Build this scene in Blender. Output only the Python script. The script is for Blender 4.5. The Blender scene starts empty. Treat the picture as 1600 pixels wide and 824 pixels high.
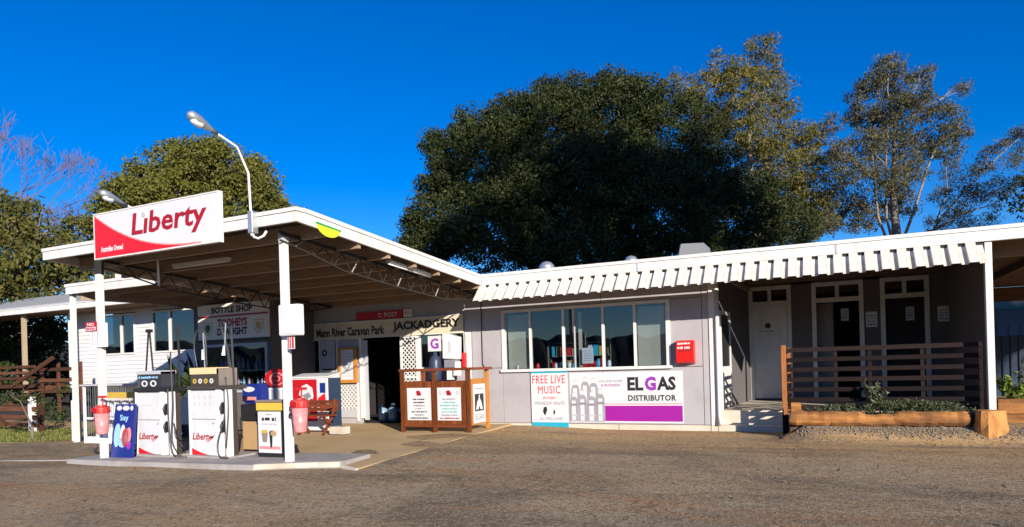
import bpy, bmesh, math, random
import numpy as np
from mathutils import Vector, Matrix
random.seed(7); RNG = np.random.default_rng(11)
SC = bpy.context.scene
COL = SC.collection
R = math.radians

# ------------------------------------------------------------------ camera, world, sun, exposure
CAM_H = 1.5; FPX = 1050.0; CX, CY = 800.0, 571.6; ROLL = 0.029; YAW = R(25.5)
cd = bpy.data.cameras.new('camera'); cam = bpy.data.objects.new('camera', cd); COL.objects.link(cam)
cd.sensor_width = 36.0; cd.lens = FPX / 1600 * 36.0; cd.shift_y = (CY - 412.0) / 1600; cd.clip_end = 3000; cd.clip_start = 0.05
cam.matrix_world = Matrix.Translation((0, 0, CAM_H)) @ Matrix.Rotation(YAW, 4, 'Z') @ Matrix.Rotation(math.pi / 2, 4, 'X') @ Matrix.Rotation(-ROLL, 4, 'Z')
SC.camera = cam

SUN_V = Vector((1.06, -1.0, 0.438)).normalized()
W = bpy.data.worlds.new("World"); SC.world = W; W.use_nodes = True
wn = W.node_tree; bg = wn.nodes['Background']
sky = wn.nodes.new('ShaderNodeTexSky'); sky.sky_type = 'NISHITA'; sky.sun_disc = False
sky.sun_elevation = math.asin(SUN_V.z); sky.sun_rotation = math.atan2(SUN_V.x, SUN_V.y)
sky.altitude = 600; sky.air_density = 1.0; sky.dust_density = 0.0; sky.ozone_density = 5.0
hs = wn.nodes.new('ShaderNodeHueSaturation'); hs.inputs['Hue'].default_value = 0.514; hs.inputs['Saturation'].default_value = 1.3; hs.inputs['Value'].default_value = 1.05
wn.links.new(sky.outputs[0], hs.inputs['Color']); wn.links.new(hs.outputs[0], bg.inputs[0]); bg.inputs[1].default_value = 0.1
sd = bpy.data.lights.new('sun', 'SUN'); sd.energy = 5.0; sd.angle = R(0.5); sd.color = (1.0, 0.91, 0.79)
so = bpy.data.objects.new('sun', sd); COL.objects.link(so); so.rotation_euler = SUN_V.to_track_quat('Z', 'Y').to_euler()
SC.view_settings.view_transform = 'Standard'; SC.view_settings.look = 'None'; SC.view_settings.exposure = 0.65; SC.view_settings.gamma = 1.0
SC.cycles.max_bounces = 6; SC.cycles.transparent_max_bounces = 12; SC.cycles.caustics_reflective = False; SC.cycles.caustics_refractive = False

# ------------------------------------------------------------------ materials
def new_mat(name):
    m = bpy.data.materials.new(name); m.use_nodes = True
    nt = m.node_tree; b = nt.nodes['Principled BSDF']
    return m, nt, b
def N(nt, t, **k):
    n = nt.nodes.new(t)
    for a, v in k.items():
        if a in n.inputs.keys(): n.inputs[a].default_value = v
        else: setattr(n, a, v)
    return n
def rgba(c): return (c[0], c[1], c[2], 1)
def mixc(nt, fac, a, b):
    n = nt.nodes.new('ShaderNodeMix'); n.data_type = 'RGBA'
    if isinstance(fac, (int, float)): n.inputs[0].default_value = fac
    else: nt.links.new(fac, n.inputs[0])
    for s, v in ((6, a), (7, b)):
        if isinstance(v, (tuple, list)): n.inputs[s].default_value = rgba(v)
        else: nt.links.new(v, n.inputs[s])
    return n.outputs[2]
def ramp(nt, src, lo, hi):
    n = nt.nodes.new('ShaderNodeMapRange'); n.inputs[1].default_value = lo; n.inputs[2].default_value = hi; n.clamp = True
    nt.links.new(src, n.inputs[0]); return n.outputs[0]
def surf(name, col, rough=0.6, dirt=None, amt=0.35, scale=3.0, stretch=(1, 1, 1), bump=0.15, bscale=60, metal=0.0, spec=0.4, fine=0.12, lo=0.45, hi=0.75):
    """painted or raw surface: base colour, worn patches of a second colour, fine grain and relief"""
    m, nt, b = new_mat(name)
    tc = N(nt, 'ShaderNodeTexCoord'); mp = N(nt, 'ShaderNodeMapping'); mp.inputs['Scale'].default_value = stretch
    nt.links.new(tc.outputs['Object'], mp.inputs[0])
    n1 = N(nt, 'ShaderNodeTexNoise', Scale=scale, Detail=8, Roughness=0.65); nt.links.new(mp.outputs[0], n1.inputs['Vector'])
    n2 = N(nt, 'ShaderNodeTexNoise', Scale=bscale, Detail=4, Roughness=0.6); nt.links.new(mp.outputs[0], n2.inputs['Vector'])
    dirt = dirt or tuple(c * 0.6 for c in col)
    f = ramp(nt, n1.outputs[0], lo, hi)
    mu = N(nt, 'ShaderNodeMath', operation='MULTIPLY'); nt.links.new(f, mu.inputs[0]); mu.inputs[1].default_value = amt
    c1 = mixc(nt, mu.outputs[0], col, dirt)
    f2 = ramp(nt, n2.outputs[0], 0.3, 0.7)
    mu2 = N(nt, 'ShaderNodeMath', operation='MULTIPLY'); nt.links.new(f2, mu2.inputs[0]); mu2.inputs[1].default_value = fine
    c2 = mixc(nt, mu2.outputs[0], c1, tuple(c * 0.55 for c in col))
    nt.links.new(c2, b.inputs['Base Color'])
    b.inputs['Roughness'].default_value = rough; b.inputs['Metallic'].default_value = metal; b.inputs['Specular IOR Level'].default_value = spec
    if bump:
        bp = N(nt, 'ShaderNodeBump', Strength=bump, Distance=0.01); nt.links.new(n2.outputs[0], bp.inputs['Height']); nt.links.new(bp.outputs[0], b.inputs['Normal'])
    return m
def plain(name, col, rough=0.5, metal=0.0, spec=0.4):
    return surf(name, col, rough, amt=0.18, scale=6, bump=0.03, bscale=40, metal=metal, spec=spec, fine=0.06)
def wood(name, col, dark, axis='x', rough=0.6, scale=5, var=0.3):
    m, nt, b = new_mat(name)
    tc = N(nt, 'ShaderNodeTexCoord'); mp = N(nt, 'ShaderNodeMapping')
    s = {'x': (0.6, 9, 9), 'y': (9, 0.6, 9), 'z': (9, 9, 0.6)}[axis]; mp.inputs['Scale'].default_value = s
    nt.links.new(tc.outputs['Object'], mp.inputs[0])
    n1 = N(nt, 'ShaderNodeTexNoise', Scale=scale, Detail=9, Roughness=0.7, Distortion=0.6); nt.links.new(mp.outputs[0], n1.inputs['Vector'])
    f = ramp(nt, n1.outputs[0], 0.35, 0.7)
    oi = N(nt, 'ShaderNodeObjectInfo')
    c = mixc(nt, f, col, dark)
    hv = N(nt, 'ShaderNodeHueSaturation'); mr = ramp(nt, oi.outputs['Random'], -1.2, 1.6)
    mm = N(nt, 'ShaderNodeMapRange'); nt.links.new(oi.outputs['Random'], mm.inputs[0]); mm.inputs[3].default_value = 1 - var; mm.inputs[4].default_value = 1 + var
    nt.links.new(mm.outputs[0], hv.inputs['Value']); nt.links.new(c, hv.inputs['Color'])
    nt.links.new(hv.outputs[0], b.inputs['Base Color']); b.inputs['Roughness'].default_value = rough; b.inputs['Specular IOR Level'].default_value = 0.2
    bp = N(nt, 'ShaderNodeBump', Strength=0.4, Distance=0.01); nt.links.new(n1.outputs[0], bp.inputs['Height']); nt.links.new(bp.outputs[0], b.inputs['Normal'])
    return m
def leafmat(name, a, b_, c, trans=0.25, rough=0.5):
    m, nt, b = new_mat(name)
    g = N(nt, 'ShaderNodeNewGeometry'); tc = N(nt, 'ShaderNodeTexCoord')
    n1 = N(nt, 'ShaderNodeTexNoise', Scale=0.55, Detail=3); nt.links.new(tc.outputs['Object'], n1.inputs['Vector'])
    f1 = ramp(nt, n1.outputs[0], 0.35, 0.68)
    c1 = mixc(nt, f1, a, b_)
    f2 = ramp(nt, g.outputs['Random Per Island'], 0.55, 1.0)
    c2 = mixc(nt, f2, c1, c)
    nt.links.new(c2, b.inputs['Base Color']); b.inputs['Roughness'].default_value = rough; b.inputs['Specular IOR Level'].default_value = 0.18
    t = N(nt, 'ShaderNodeBsdfTranslucent'); nt.links.new(c2, t.inputs[0])
    mx = N(nt, 'ShaderNodeMixShader'); mx.inputs[0].default_value = trans
    nt.links.new(b.outputs[0], mx.inputs[1]); nt.links.new(t.outputs[0], mx.inputs[2])
    nt.links.new(mx.outputs[0], nt.nodes['Material Output'].inputs[0])
    return m
def glassmat(name, tint=(0.9, 0.95, 1.0), refl=0.25):
    m, nt, b = new_mat(name); nt.nodes.remove(b)
    tr = N(nt, 'ShaderNodeBsdfTransparent'); tr.inputs[0].default_value = rgba(tint)
    gl = N(nt, 'ShaderNodeBsdfGlossy'); gl.inputs['Roughness'].default_value = 0.015
    lw = N(nt, 'ShaderNodeLayerWeight', Blend=0.5)
    pw_ = N(nt, 'ShaderNodeMath', operation='POWER'); nt.links.new(lw.outputs['Facing'], pw_.inputs[0]); pw_.inputs[1].default_value = 4.0
    ad = N(nt, 'ShaderNodeMath', operation='ADD', use_clamp=True); nt.links.new(pw_.outputs[0], ad.inputs[0]); ad.inputs[1].default_value = refl
    mx = N(nt, 'ShaderNodeMixShader'); nt.links.new(ad.outputs[0], mx.inputs[0]); nt.links.new(tr.outputs[0], mx.inputs[1]); nt.links.new(gl.outputs[0], mx.inputs[2])
    nt.links.new(mx.outputs[0], nt.nodes['Material Output'].inputs[0])
    return m
def groundmat():
    m, nt, b = new_mat('weathered_asphalt')
    tc = N(nt, 'ShaderNodeTexCoord')
    def noise(scale, detail, rough_, stretch=(1, 1, 1), rot=0.0, loc=(0, 0, 0), dist=0.0):
        mp = N(nt, 'ShaderNodeMapping'); mp.inputs['Scale'].default_value = stretch; mp.inputs['Rotation'].default_value = (0, 0, rot); mp.inputs['Location'].default_value = loc
        nt.links.new(tc.outputs['Object'], mp.inputs[0])
        n = N(nt, 'ShaderNodeTexNoise', Scale=scale, Detail=detail, Roughness=rough_, Distortion=dist); nt.links.new(mp.outputs[0], n.inputs['Vector']); return n.outputs[0]
    def mul(a, k):
        n = N(nt, 'ShaderNodeMath', operation='MULTIPLY'); nt.links.new(a, n.inputs[0])
        if isinstance(k, float): n.inputs[1].default_value = k
        else: nt.links.new(k, n.inputs[1])
        return n.outputs[0]
    c = mixc(nt, ramp(nt, noise(0.30, 8, .62, (.6, 1, 1), .2, (2, 5, 0), .8), .44, .58), GA, GB)          # old seal and worn seal
    c = mixc(nt, mul(ramp(nt, noise(0.42, 9, .7, (.35, 1.3, 1), .12, (7, 1, 0), .6), .47, .62), .8), c, GC)    # brown dust drifts
    c = mixc(nt, mul(ramp(nt, noise(1.1, 9, .75, (.4, 1.3, 1), -.1, (1, 9, 0), 1.0), .52, .66), .6), c, GG)    # dark bitumen streaks and tyre smears
    c = mixc(nt, mul(ramp(nt, noise(2.6, 8, .7, (.5, 1.2, 1), .3, (4, 4, 0)), .54, .68), .75), c, GB2)          # pale polished patches
    sx = N(nt, 'ShaderNodeSeparateXYZ'); nt.links.new(tc.outputs['Object'], sx.inputs[0])
    dn = ramp(nt, noise(0.9, 8, .7, (.3, 1.6, 1), .05, (3, 2, 0), .5), .38, .58)
    c = mixc(nt, mul(mul(ramp(nt, sx.outputs['Y'], 9.6, 12.6), dn), .9), c, GD)                                  # sand swept up to the building
    c = mixc(nt, mul(ramp(nt, noise(0.7, 7, .7, (.28, 1.5, 1), -.15, (3.1, 7.7, 0), .8), .55, .64), .85), c, (.37, .195, .085))
    v = N(nt, 'ShaderNodeTexVoronoi', Scale=62); nt.links.new(tc.outputs['Object'], v.inputs['Vector'])
    v2 = N(nt, 'ShaderNodeTexVoronoi', Scale=24); nt.links.new(tc.outputs['Object'], v2.inputs['Vector'])
    bw = N(nt, 'ShaderNodeRGBToBW'); nt.links.new(v.outputs['Color'], bw.inputs[0]); bw2 = N(nt, 'ShaderNodeRGBToBW'); nt.links.new(v2.outputs['Color'], bw2.inputs[0])
    c = mixc(nt, mul(ramp(nt, bw.outputs[0], .60, .95), .8), c, GE); c = mixc(nt, mul(ramp(nt, bw.outputs[0], .40, .12), .9), c, GF)
    c = mixc(nt, mul(ramp(nt, bw2.outputs[0], .34, .1), .6), c, GF); c = mixc(nt, mul(ramp(nt, bw2.outputs[0], .7, .95), .45), c, GE)
    ck = N(nt, 'ShaderNodeTexVoronoi', Scale=0.2, feature='DISTANCE_TO_EDGE'); nz = N(nt, 'ShaderNodeTexNoise', Scale=1.5, Detail=6)
    nt.links.new(tc.outputs['Object'], nz.inputs['Vector']); av = N(nt, 'ShaderNodeMixRGB'); av.blend_type = 'ADD'; av.inputs[0].default_value = .9; nt.links.new(tc.outputs['Object'], av.inputs[1]); nt.links.new(nz.outputs['Color'], av.inputs[2]); nt.links.new(av.outputs[0], ck.inputs['Vector'])
    c = mixc(nt, mul(ramp(nt, ck.outputs['Distance'], .007, .002), .35), c, GF)                                   # cracks
    nt.links.new(c, b.inputs['Base Color']); b.inputs['Roughness'].default_value = .95; b.inputs['Specular IOR Level'].default_value = .12
    ad = N(nt, 'ShaderNodeMath', operation='ADD'); nt.links.new(noise(26, 5, .7), ad.inputs[0]); nt.links.new(v.outputs['Distance'], ad.inputs[1])
    ad2 = N(nt, 'ShaderNodeMath', operation='MULTIPLY_ADD'); nt.links.new(v2.outputs['Distance'], ad2.inputs[0]); ad2.inputs[1].default_value = .6; nt.links.new(ad.outputs[0], ad2.inputs[2])
    bp = N(nt, 'ShaderNodeBump', Strength=.32, Distance=.010); nt.links.new(ad2.outputs[0], bp.inputs['Height']); nt.links.new(bp.outputs[0], b.inputs['Normal'])
    return m
GA = (0.20, 0.147, 0.088); GB = (0.39, 0.298, 0.182); GB2 = (0.48, 0.375, 0.245); GC = (0.42, 0.27, 0.125); GD = (0.56, 0.345, 0.145); GE = (0.46, 0.37, 0.26); GF = (0.10, 0.075, 0.05); GG = (0.115, 0.088, 0.06)

M = {}
M['ground'] = groundmat()
M['white'] = surf('white_paint', (0.68, 0.67, 0.65), 0.45, dirt=(0.44, 0.38, 0.30), amt=0.5, scale=2.2, stretch=(2.2, 2.2, .7), bump=0.06, fine=0.05)
M['whiteclean'] = surf('clean_white_enamel', (0.70, 0.70, 0.70), 0.3, dirt=(0.65, 0.64, 0.6), amt=0.2, scale=5, bump=0.0, fine=0.02)
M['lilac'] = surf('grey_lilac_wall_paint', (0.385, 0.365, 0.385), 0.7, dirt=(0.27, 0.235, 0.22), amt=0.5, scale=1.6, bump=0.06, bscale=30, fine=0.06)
M['lilacdark'] = surf('shade_darkened_wall_paint', (0.125, 0.112, 0.115), 0.8, amt=0.3, scale=2, bump=0.06)  # lilac wall paint darkened, shade of the recess put into the colour
M['awning'] = surf('cream_awning_metal', (0.72, 0.69, 0.62), 0.4, dirt=(0.44, 0.33, 0.22), amt=0.9, scale=2.2, stretch=(3, 1, 0.8), bump=0.02, fine=0.03)
M['soffit'] = wood('brown_soffit_timber', (0.20, 0.125, 0.075), (0.10, 0.06, 0.035), 'x', 0.75, 3, 0.15)
M['purlin'] = wood('brown_purlin_timber', (0.38, 0.275, 0.195), (0.24, 0.165, 0.11), 'x', 0.7, 3, 0.12)
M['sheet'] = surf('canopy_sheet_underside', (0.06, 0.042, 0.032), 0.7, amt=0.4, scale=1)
M['roof'] = surf('weathered_roof_metal', (0.24, 0.245, 0.25), 0.45, amt=0.4, scale=1.2, metal=0.0)
M['zinc'] = surf('galvanised_metal', (0.55, 0.57, 0.58), 0.35, amt=0.35, scale=6, metal=0.7)
M['steel'] = surf('dark_truss_steel', (0.03, 0.027, 0.025), 0.6, amt=0.3, scale=8)
M['black'] = plain('black_rubber', (0.018, 0.018, 0.02), 0.5)
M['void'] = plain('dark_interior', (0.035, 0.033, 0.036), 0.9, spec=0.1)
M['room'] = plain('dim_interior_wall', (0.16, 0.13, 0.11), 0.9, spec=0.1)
M['curtain'] = surf('tan_roller_blind', (0.46, 0.40, 0.31), 0.85, amt=0.3, scale=2, stretch=(4, 1, 0.5))
M['glass'] = glassmat('window_glass', (0.80, 0.86, 0.90), 0.07)
M['glassdark'] = glassmat('dark_tinted_glass', (0.25, 0.32, 0.40), 0.16)
M['red'] = plain('red_print', (0.62, 0.012, 0.02), 0.35)
M['crimson'] = plain('crimson_paint', (0.45, 0.006, 0.012), 0.4)
M['maroon'] = plain('maroon_letter_vinyl', (0.34, 0.008, 0.02), 0.4)
M['redbox'] = plain('red_mailbox_paint', (0.60, 0.012, 0.008), 0.3)
M['redlid'] = surf('scuffed_red_plastic', (0.46, 0.018, 0.018), 0.4, dirt=(0.52, 0.16, 0.14), amt=0.6, scale=14)
M['pink'] = surf('faded_pink_plastic', (0.72, 0.22, 0.22), 0.35, dirt=(0.75, 0.45, 0.45), amt=0.6, scale=12)
M['ink'] = plain('black_ink', (0.02, 0.02, 0.022), 0.5)
M['greyink'] = plain('grey_ink', (0.22, 0.22, 0.25), 0.6)
M['midgrey'] = plain('mid_grey_print', (0.45, 0.45, 0.48), 0.6)
M['magenta'] = plain('magenta_print', (0.30, 0.012, 0.28), 0.4)
M['purple'] = plain('purple_print', (0.26, 0.04, 0.36), 0.4)
M['teal'] = plain('teal_print', (0.02, 0.36, 0.50), 0.4)
M['tealink'] = plain('green_teal_ink', (0.05, 0.45, 0.42), 0.5)
M['poster'] = surf('white_poster_print', (0.62, 0.61, 0.63), 0.4, amt=0.15, scale=4, bump=0.0, fine=0.02)
M['paleblue'] = plain('pale_blue_print', (0.30, 0.55, 0.85), 0.4)
M['navy'] = plain('navy_print', (0.012, 0.025, 0.20), 0.35)
M['blue'] = plain('blue_paint', (0.02, 0.10, 0.42), 0.4)
M['shedblue'] = surf('blue_shed_metal', (0.03, 0.12, 0.42), 0.4, amt=0.3, scale=2)
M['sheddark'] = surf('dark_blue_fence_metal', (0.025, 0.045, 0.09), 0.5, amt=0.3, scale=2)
M['yellow'] = plain('yellow_print', (0.66, 0.43, 0.06), 0.4)
M['lime'] = plain('lime_yellow_print', (0.72, 0.80, 0.03), 0.4)
M['green'] = plain('green_print', (0.03, 0.30, 0.08), 0.4)
M['darkgreen'] = plain('dark_green_print', (0.03, 0.09, 0.03), 0.5)
M['gold'] = plain('gold_print', (0.55, 0.36, 0.06), 0.4)
M['signcream'] = surf('aged_cream_signboard', (0.66, 0.56, 0.40), 0.7, dirt=(0.36, 0.29, 0.20), amt=0.5, scale=2)
M['signwhite'] = surf('aged_white_signboard', (0.78, 0.72, 0.66), 0.6, dirt=(0.42, 0.36, 0.32), amt=0.4, scale=2)
M['kiosk'] = wood('stained_kiosk_timber', (0.225, 0.066, 0.02), (0.085, 0.024, 0.009), 'z', 0.35, 4, 0.25)
M['kioskrail'] = wood('red_brown_rail_timber', (0.22, 0.06, 0.025), (0.10, 0.028, 0.012), 'x', 0.4, 4, 0.15)
M['kioskside'] = wood('golden_sunlit_timber', (0.55, 0.24, 0.05), (0.33, 0.12, 0.022), 'z', 0.35, 4, 0.12)  # lighter copy of the kiosk timber, sun on its end put into the colour
M['log'] = surf('orange_weathered_sleeper', (0.50, 0.215, 0.06), 0.9, dirt=(0.12, 0.05, 0.022), amt=0.9, scale=1.8, stretch=(.6, 2.2, 2.2), bump=1.0, bscale=14, fine=.5, lo=.38, hi=.58)
M['stump'] = surf('orange_cut_stump', (0.55, 0.25, 0.075), 0.9, dirt=(0.16, 0.07, 0.03), amt=0.85, scale=5, stretch=(1.5, 1.5, 0.8), bump=0.8, bscale=14)
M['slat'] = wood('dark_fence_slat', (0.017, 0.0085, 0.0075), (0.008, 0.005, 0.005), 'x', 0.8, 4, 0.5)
M['fencepost'] = wood('orange_fence_post', (0.42, 0.16, 0.05), (0.22, 0.08, 0.025), 'z', 0.6, 4, 0.1)
M['brownrail'] = wood('brown_rail_timber', (0.125, 0.052, 0.028), (0.05, 0.022, 0.013), 'x', 0.7, 3, 0.35)
M['concrete'] = surf('pale_island_concrete', (0.37, 0.345, 0.335), 0.85, dirt=(0.21, 0.165, 0.125), amt=0.8, scale=1.9, bump=0.3, bscale=40)
M['kerb'] = surf('whitewashed_kerb_concrete', (0.55, 0.50, 0.42), 0.85, dirt=(0.34, 0.26, 0.18), amt=0.7, scale=3, bump=0.3, bscale=40)
M['pad'] = surf('tan_concrete_pad', (0.52, 0.37, 0.195), 0.85, dirt=(0.34, 0.225, 0.11), amt=0.75, scale=0.9, bump=0.25, bscale=35)
M['step'] = surf('pale_step_concrete', (0.60, 0.54, 0.44), 0.85, dirt=(0.38, 0.30, 0.22), amt=0.5, scale=2, bump=0.25, bscale=35)
M['bark'] = surf('grey_brown_bark', (0.20, 0.16, 0.125), 0.9, dirt=(0.08, 0.06, 0.045), amt=0.7, scale=3, stretch=(2, 2, .6), bump=0.6, bscale=12)
M['palebark'] = surf('pale_gum_bark', (0.26, 0.215, 0.17), 0.8, dirt=(0.10, 0.08, 0.06), amt=0.7, scale=2, stretch=(2, 2, .6), bump=0.3, bscale=12)
M['purplebark'] = surf('mauve_bare_twigs', (0.15, 0.105, 0.15), 0.9, dirt=(0.10, 0.065, 0.075), amt=0.5, scale=1)
M['figleaf'] = leafmat('fig_leaves', (0.018, 0.028, 0.009), (0.038, 0.048, 0.013), (0.065, 0.072, 0.022), 0.08, 0.6)
M['gumleaf'] = leafmat('gum_leaves', (0.105, 0.112, 0.030), (0.175, 0.155, 0.034), (0.27, 0.20, 0.05), 0.3)
M['gumdark'] = leafmat('brown_gum_leaves', (0.088, 0.095, 0.045), (0.135, 0.125, 0.055), (0.21, 0.165, 0.085), 0.3)
M['olive'] = leafmat('olive_leaves', (0.085, 0.098, 0.022), (0.145, 0.145, 0.028), (0.20, 0.175, 0.036), 0.2)
M['bush'] = leafmat('bush_leaves', (0.065, 0.085, 0.02), (0.12, 0.115, 0.028), (0.18, 0.145, 0.05), 0.25)
M['bushdark'] = leafmat('dark_bush_leaves', (0.03, 0.05, 0.016), (0.05, 0.07, 0.02), (0.08, 0.09, 0.03), 0.2)
M['grass'] = leafmat('grass_blades', (0.13, 0.16, 0.03), (0.20, 0.20, 0.05), (0.26, 0.24, 0.08), 0.25)
M['weed'] = leafmat('grey_green_weeds', (0.055, 0.075, 0.035), (0.09, 0.105, 0.05), (0.20, 0.21, 0.12), 0.2)
M['lush'] = leafmat('lush_green_leaves', (0.12, 0.20, 0.03), (0.20, 0.26, 0.04), (0.28, 0.32, 0.07), 0.3)
M['stone'] = surf('grey_gravel_stone', (0.25, 0.205, 0.155), 0.9, dirt=(0.17, 0.13, 0.095), amt=0.8, scale=9, bump=0.3)
M['grassbase'] = surf('lawn_soil', (0.14, 0.14, 0.045), 0.95, dirt=(0.20, 0.15, 0.08), amt=0.6, scale=3)
M['soil'] = surf('garden_soil', (0.10, 0.065, 0.04), 0.95, amt=0.5, scale=6, bump=0.6, bscale=20)
M['hillgreen'] = surf('scrubby_hillside', (0.025, 0.03, 0.018), 0.95, dirt=(0.045, 0.045, 0.03), amt=0.7, scale=0.05)
M['weatherboard'] = surf('white_weatherboard_paint', (0.62, 0.62, 0.63), 0.5, dirt=(0.55, 0.53, 0.5), amt=0.3, scale=1.5, bump=0.03, fine=0.03)
M['bottleglass'] = plain('dark_bottle_glass', (0.03, 0.05, 0.03), 0.1, spec=0.6)
M['bottleblue'] = plain('pale_blue_bottle', (0.20, 0.32, 0.42), 0.15, spec=0.6)
M['bottlepink'] = plain('pink_label_bottle', (0.45, 0.22, 0.28), 0.2, spec=0.6)
M['cardboard'] = surf('cardboard', (0.42, 0.27, 0.13), 0.8, amt=0.3, scale=4)
M['hose'] = plain('grey_black_hose', (0.05, 0.05, 0.055), 0.35)
M['lens'] = plain('clear_lamp_lens', (0.75, 0.78, 0.80), 0.15, spec=0.6)
M['tan'] = surf('tan_far_roof', (0.40, 0.30, 0.20), 0.8, amt=0.4, scale=1)
M['pumpgrey'] = plain('grey_pump_side', (0.36, 0.34, 0.32), 0.4)
M['pumpbrown'] = surf('brown_grey_pump_panel', (0.24, 0.20, 0.17), 0.5, amt=0.4, scale=5)
M['display'] = plain('dark_display_window', (0.03, 0.035, 0.045), 0.12, spec=0.6)
M['darkpanel'] = surf('dark_brown_pump_head', (0.06, 0.05, 0.042), 0.45, amt=0.4, scale=8)
M['panelgrey'] = surf('pale_grey_pump_panel', (0.60, 0.61, 0.63), 0.3, dirt=(0.38, 0.36, 0.33), amt=0.35, scale=5, bump=0.0, fine=0.03)
M['bottlegrey'] = plain('grey_bottle_print', (0.30, 0.30, 0.33), 0.5)
M['dullblue'] = plain('dull_blue_steel', (0.035, 0.05, 0.09), 0.4)
M['cream'] = plain('cream_panel', (0.68, 0.54, 0.30), 0.5)

# ------------------------------------------------------------------ mesh helpers
class MB:
    def __init__(s): s.v = []; s.f = []
    def add(s, vs, fs):
        o = len(s.v); s.v += [tuple(v) for v in vs]; s.f += [tuple(i + o for i in f) for f in fs]; return s
    def box(s, x0, x1, y0, y1, z0, z1):
        return s.add([(x0,y0,z0),(x1,y0,z0),(x1,y1,z0),(x0,y1,z0),(x0,y0,z1),(x1,y0,z1),(x1,y1,z1),(x0,y1,z1)],
                     [(0,3,2,1),(4,5,6,7),(0,1,5,4),(1,2,6,5),(2,3,7,6),(3,0,4,7)])
    def beam(s, p, q, w, h, up=(0, 0, 1)):
        p, q = Vector(p), Vector(q); d = (q - p).normalized(); u = Vector(up)
        if abs(d.dot(u)) > 0.98: u = Vector((0, 1, 0))
        a = d.cross(u).normalized() * (w / 2); b = a.cross(d).normalized() * (h / 2)
        vs = [p-a-b, p+a-b, p+a+b, p-a+b, q-a-b, q+a-b, q+a+b, q-a+b]
        return s.add(vs, [(0,1,2,3),(7,6,5,4),(0,4,5,1),(1,5,6,2),(2,6,7,3),(3,7,4,0)])
    def tube(s, pts, r, n=8, caps=True):
        pts = [Vector(p) for p in pts]; rr = r if isinstance(r, (list, tuple)) else [r] * len(pts)
        rings = []; ref = None
        for i, p in enumerate(pts):
            d = ((pts[min(i+1, len(pts)-1)] - pts[max(i-1, 0)])).normalized()
            if ref is None: ref = d.orthogonal().normalized()
            a = (ref - d * ref.dot(d)); a = a.normalized() if a.length > 1e-4 else d.orthogonal().normalized(); ref = a
            b = d.cross(a)
            rings.append([p + (a * math.cos(2*math.pi*k/n) + b * math.sin(2*math.pi*k/n)) * rr[i] for k in range(n)])
        vs = [v for r_ in rings for v in r_]; fs = []
        for i in range(len(pts) - 1):
            for k in range(n): fs.append((i*n+k, i*n+(k+1) % n, (i+1)*n+(k+1) % n, (i+1)*n+k))
        if caps: fs += [tuple(range(n-1, -1, -1)), tuple((len(pts)-1)*n + k for k in range(n))]
        return s.add(vs, fs)
    def lathe(s, c, prof, n=16):
        c = Vector(c); vs = []; fs = []
        for r, z in prof:
            for k in range(n): vs.append(c + Vector((r*math.cos(2*math.pi*k/n), r*math.sin(2*math.pi*k/n), z)))
        for i in range(len(prof)-1):
            for k in range(n): fs.append((i*n+k, i*n+(k+1) % n, (i+1)*n+(k+1) % n, (i+1)*n+k))
        fs += [tuple(range(n-1, -1, -1)), tuple((len(prof)-1)*n+k for k in range(n))]
        return s.add(vs, fs)
    def prism(s, pts, plane, d0, d1):
        """closed 2-D outline pushed through from d0 to d1; plane 'xz' (depth y), 'yz' (depth x), 'xy' (depth z)"""
        def P(a, b, d): return {'xz': (a, d, b), 'yz': (d, a, b), 'xy': (a, b, d)}[plane]
        n = len(pts); vs = [P(a, b, d0) for a, b in pts] + [P(a, b, d1) for a, b in pts]
        fs = [tuple(range(n)), tuple(range(2*n-1, n-1, -1))] + [(i, n+i, n+(i+1) % n, (i+1) % n) for i in range(n)]
        return s.add(vs, fs)
    def mesh(s, name, mat, off=(0, 0, 0), bevel=0.0, smooth=False):
        me = bpy.data.meshes.new(name); ox, oy, oz = off
        me.from_pydata([(x-ox, y-oy, z-oz) for x, y, z in s.v], [], s.f)
        bm = bmesh.new(); bm.from_mesh(me); bmesh.ops.recalc_face_normals(bm, faces=bm.faces)
        if bevel: bmesh.ops.bevel(bm, geom=bm.edges[:] , offset=bevel, segments=2, affect='EDGES', clamp_overlap=True)
        bm.to_mesh(me); bm.free()
        if smooth:
            for p in me.polygons: p.use_smooth = True
        me.materials.append(M[mat] if isinstance(mat, str) else mat)
        return me
def origin_of(o):
    v = Vector((0, 0, 0))
    while o: v = v + o.location; o = o.parent
    return v
def link(name, me, parent=None, loc=(0, 0, 0)):
    o = bpy.data.objects.new(name, me); COL.objects.link(o); o.location = loc
    if parent: o.parent = parent
    return o
def part(name, mb, mat, parent, bevel=0.0, smooth=False, label=None):
    o = link(name, mb.mesh(name, mat, origin_of(parent), bevel, smooth), parent)
    if label: o['label'] = label
    return o
def tag(o, label, cat, group=None):
    o['label'] = label; o['category'] = cat
    if group: o['group'] = group
    return o
def thing(name, loc, label, cat, group=None):
    o = bpy.data.objects.new(name, None); COL.objects.link(o); o.location = loc; o.empty_display_size = 0.2
    return tag(o, label, cat, group)
def single(name, mb, mat, label, cat, group=None, bevel=0.0, smooth=False):
    xs = [v[0] for v in mb.v]; ys = [v[1] for v in mb.v]; zs = [v[2] for v in mb.v]
    loc = ((min(xs)+max(xs))/2, (min(ys)+max(ys))/2, min(zs))
    return tag(link(name, mb.mesh(name, mat, loc, bevel, smooth), None, loc), label, cat, group)
def struct(name, mb, mat, bevel=0.0):
    o = link(name, mb.mesh(name, mat, (0, 0, 0), bevel)); o['kind'] = 'structure'; return o
def stuff(o): o['kind'] = 'stuff'; return o
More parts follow.
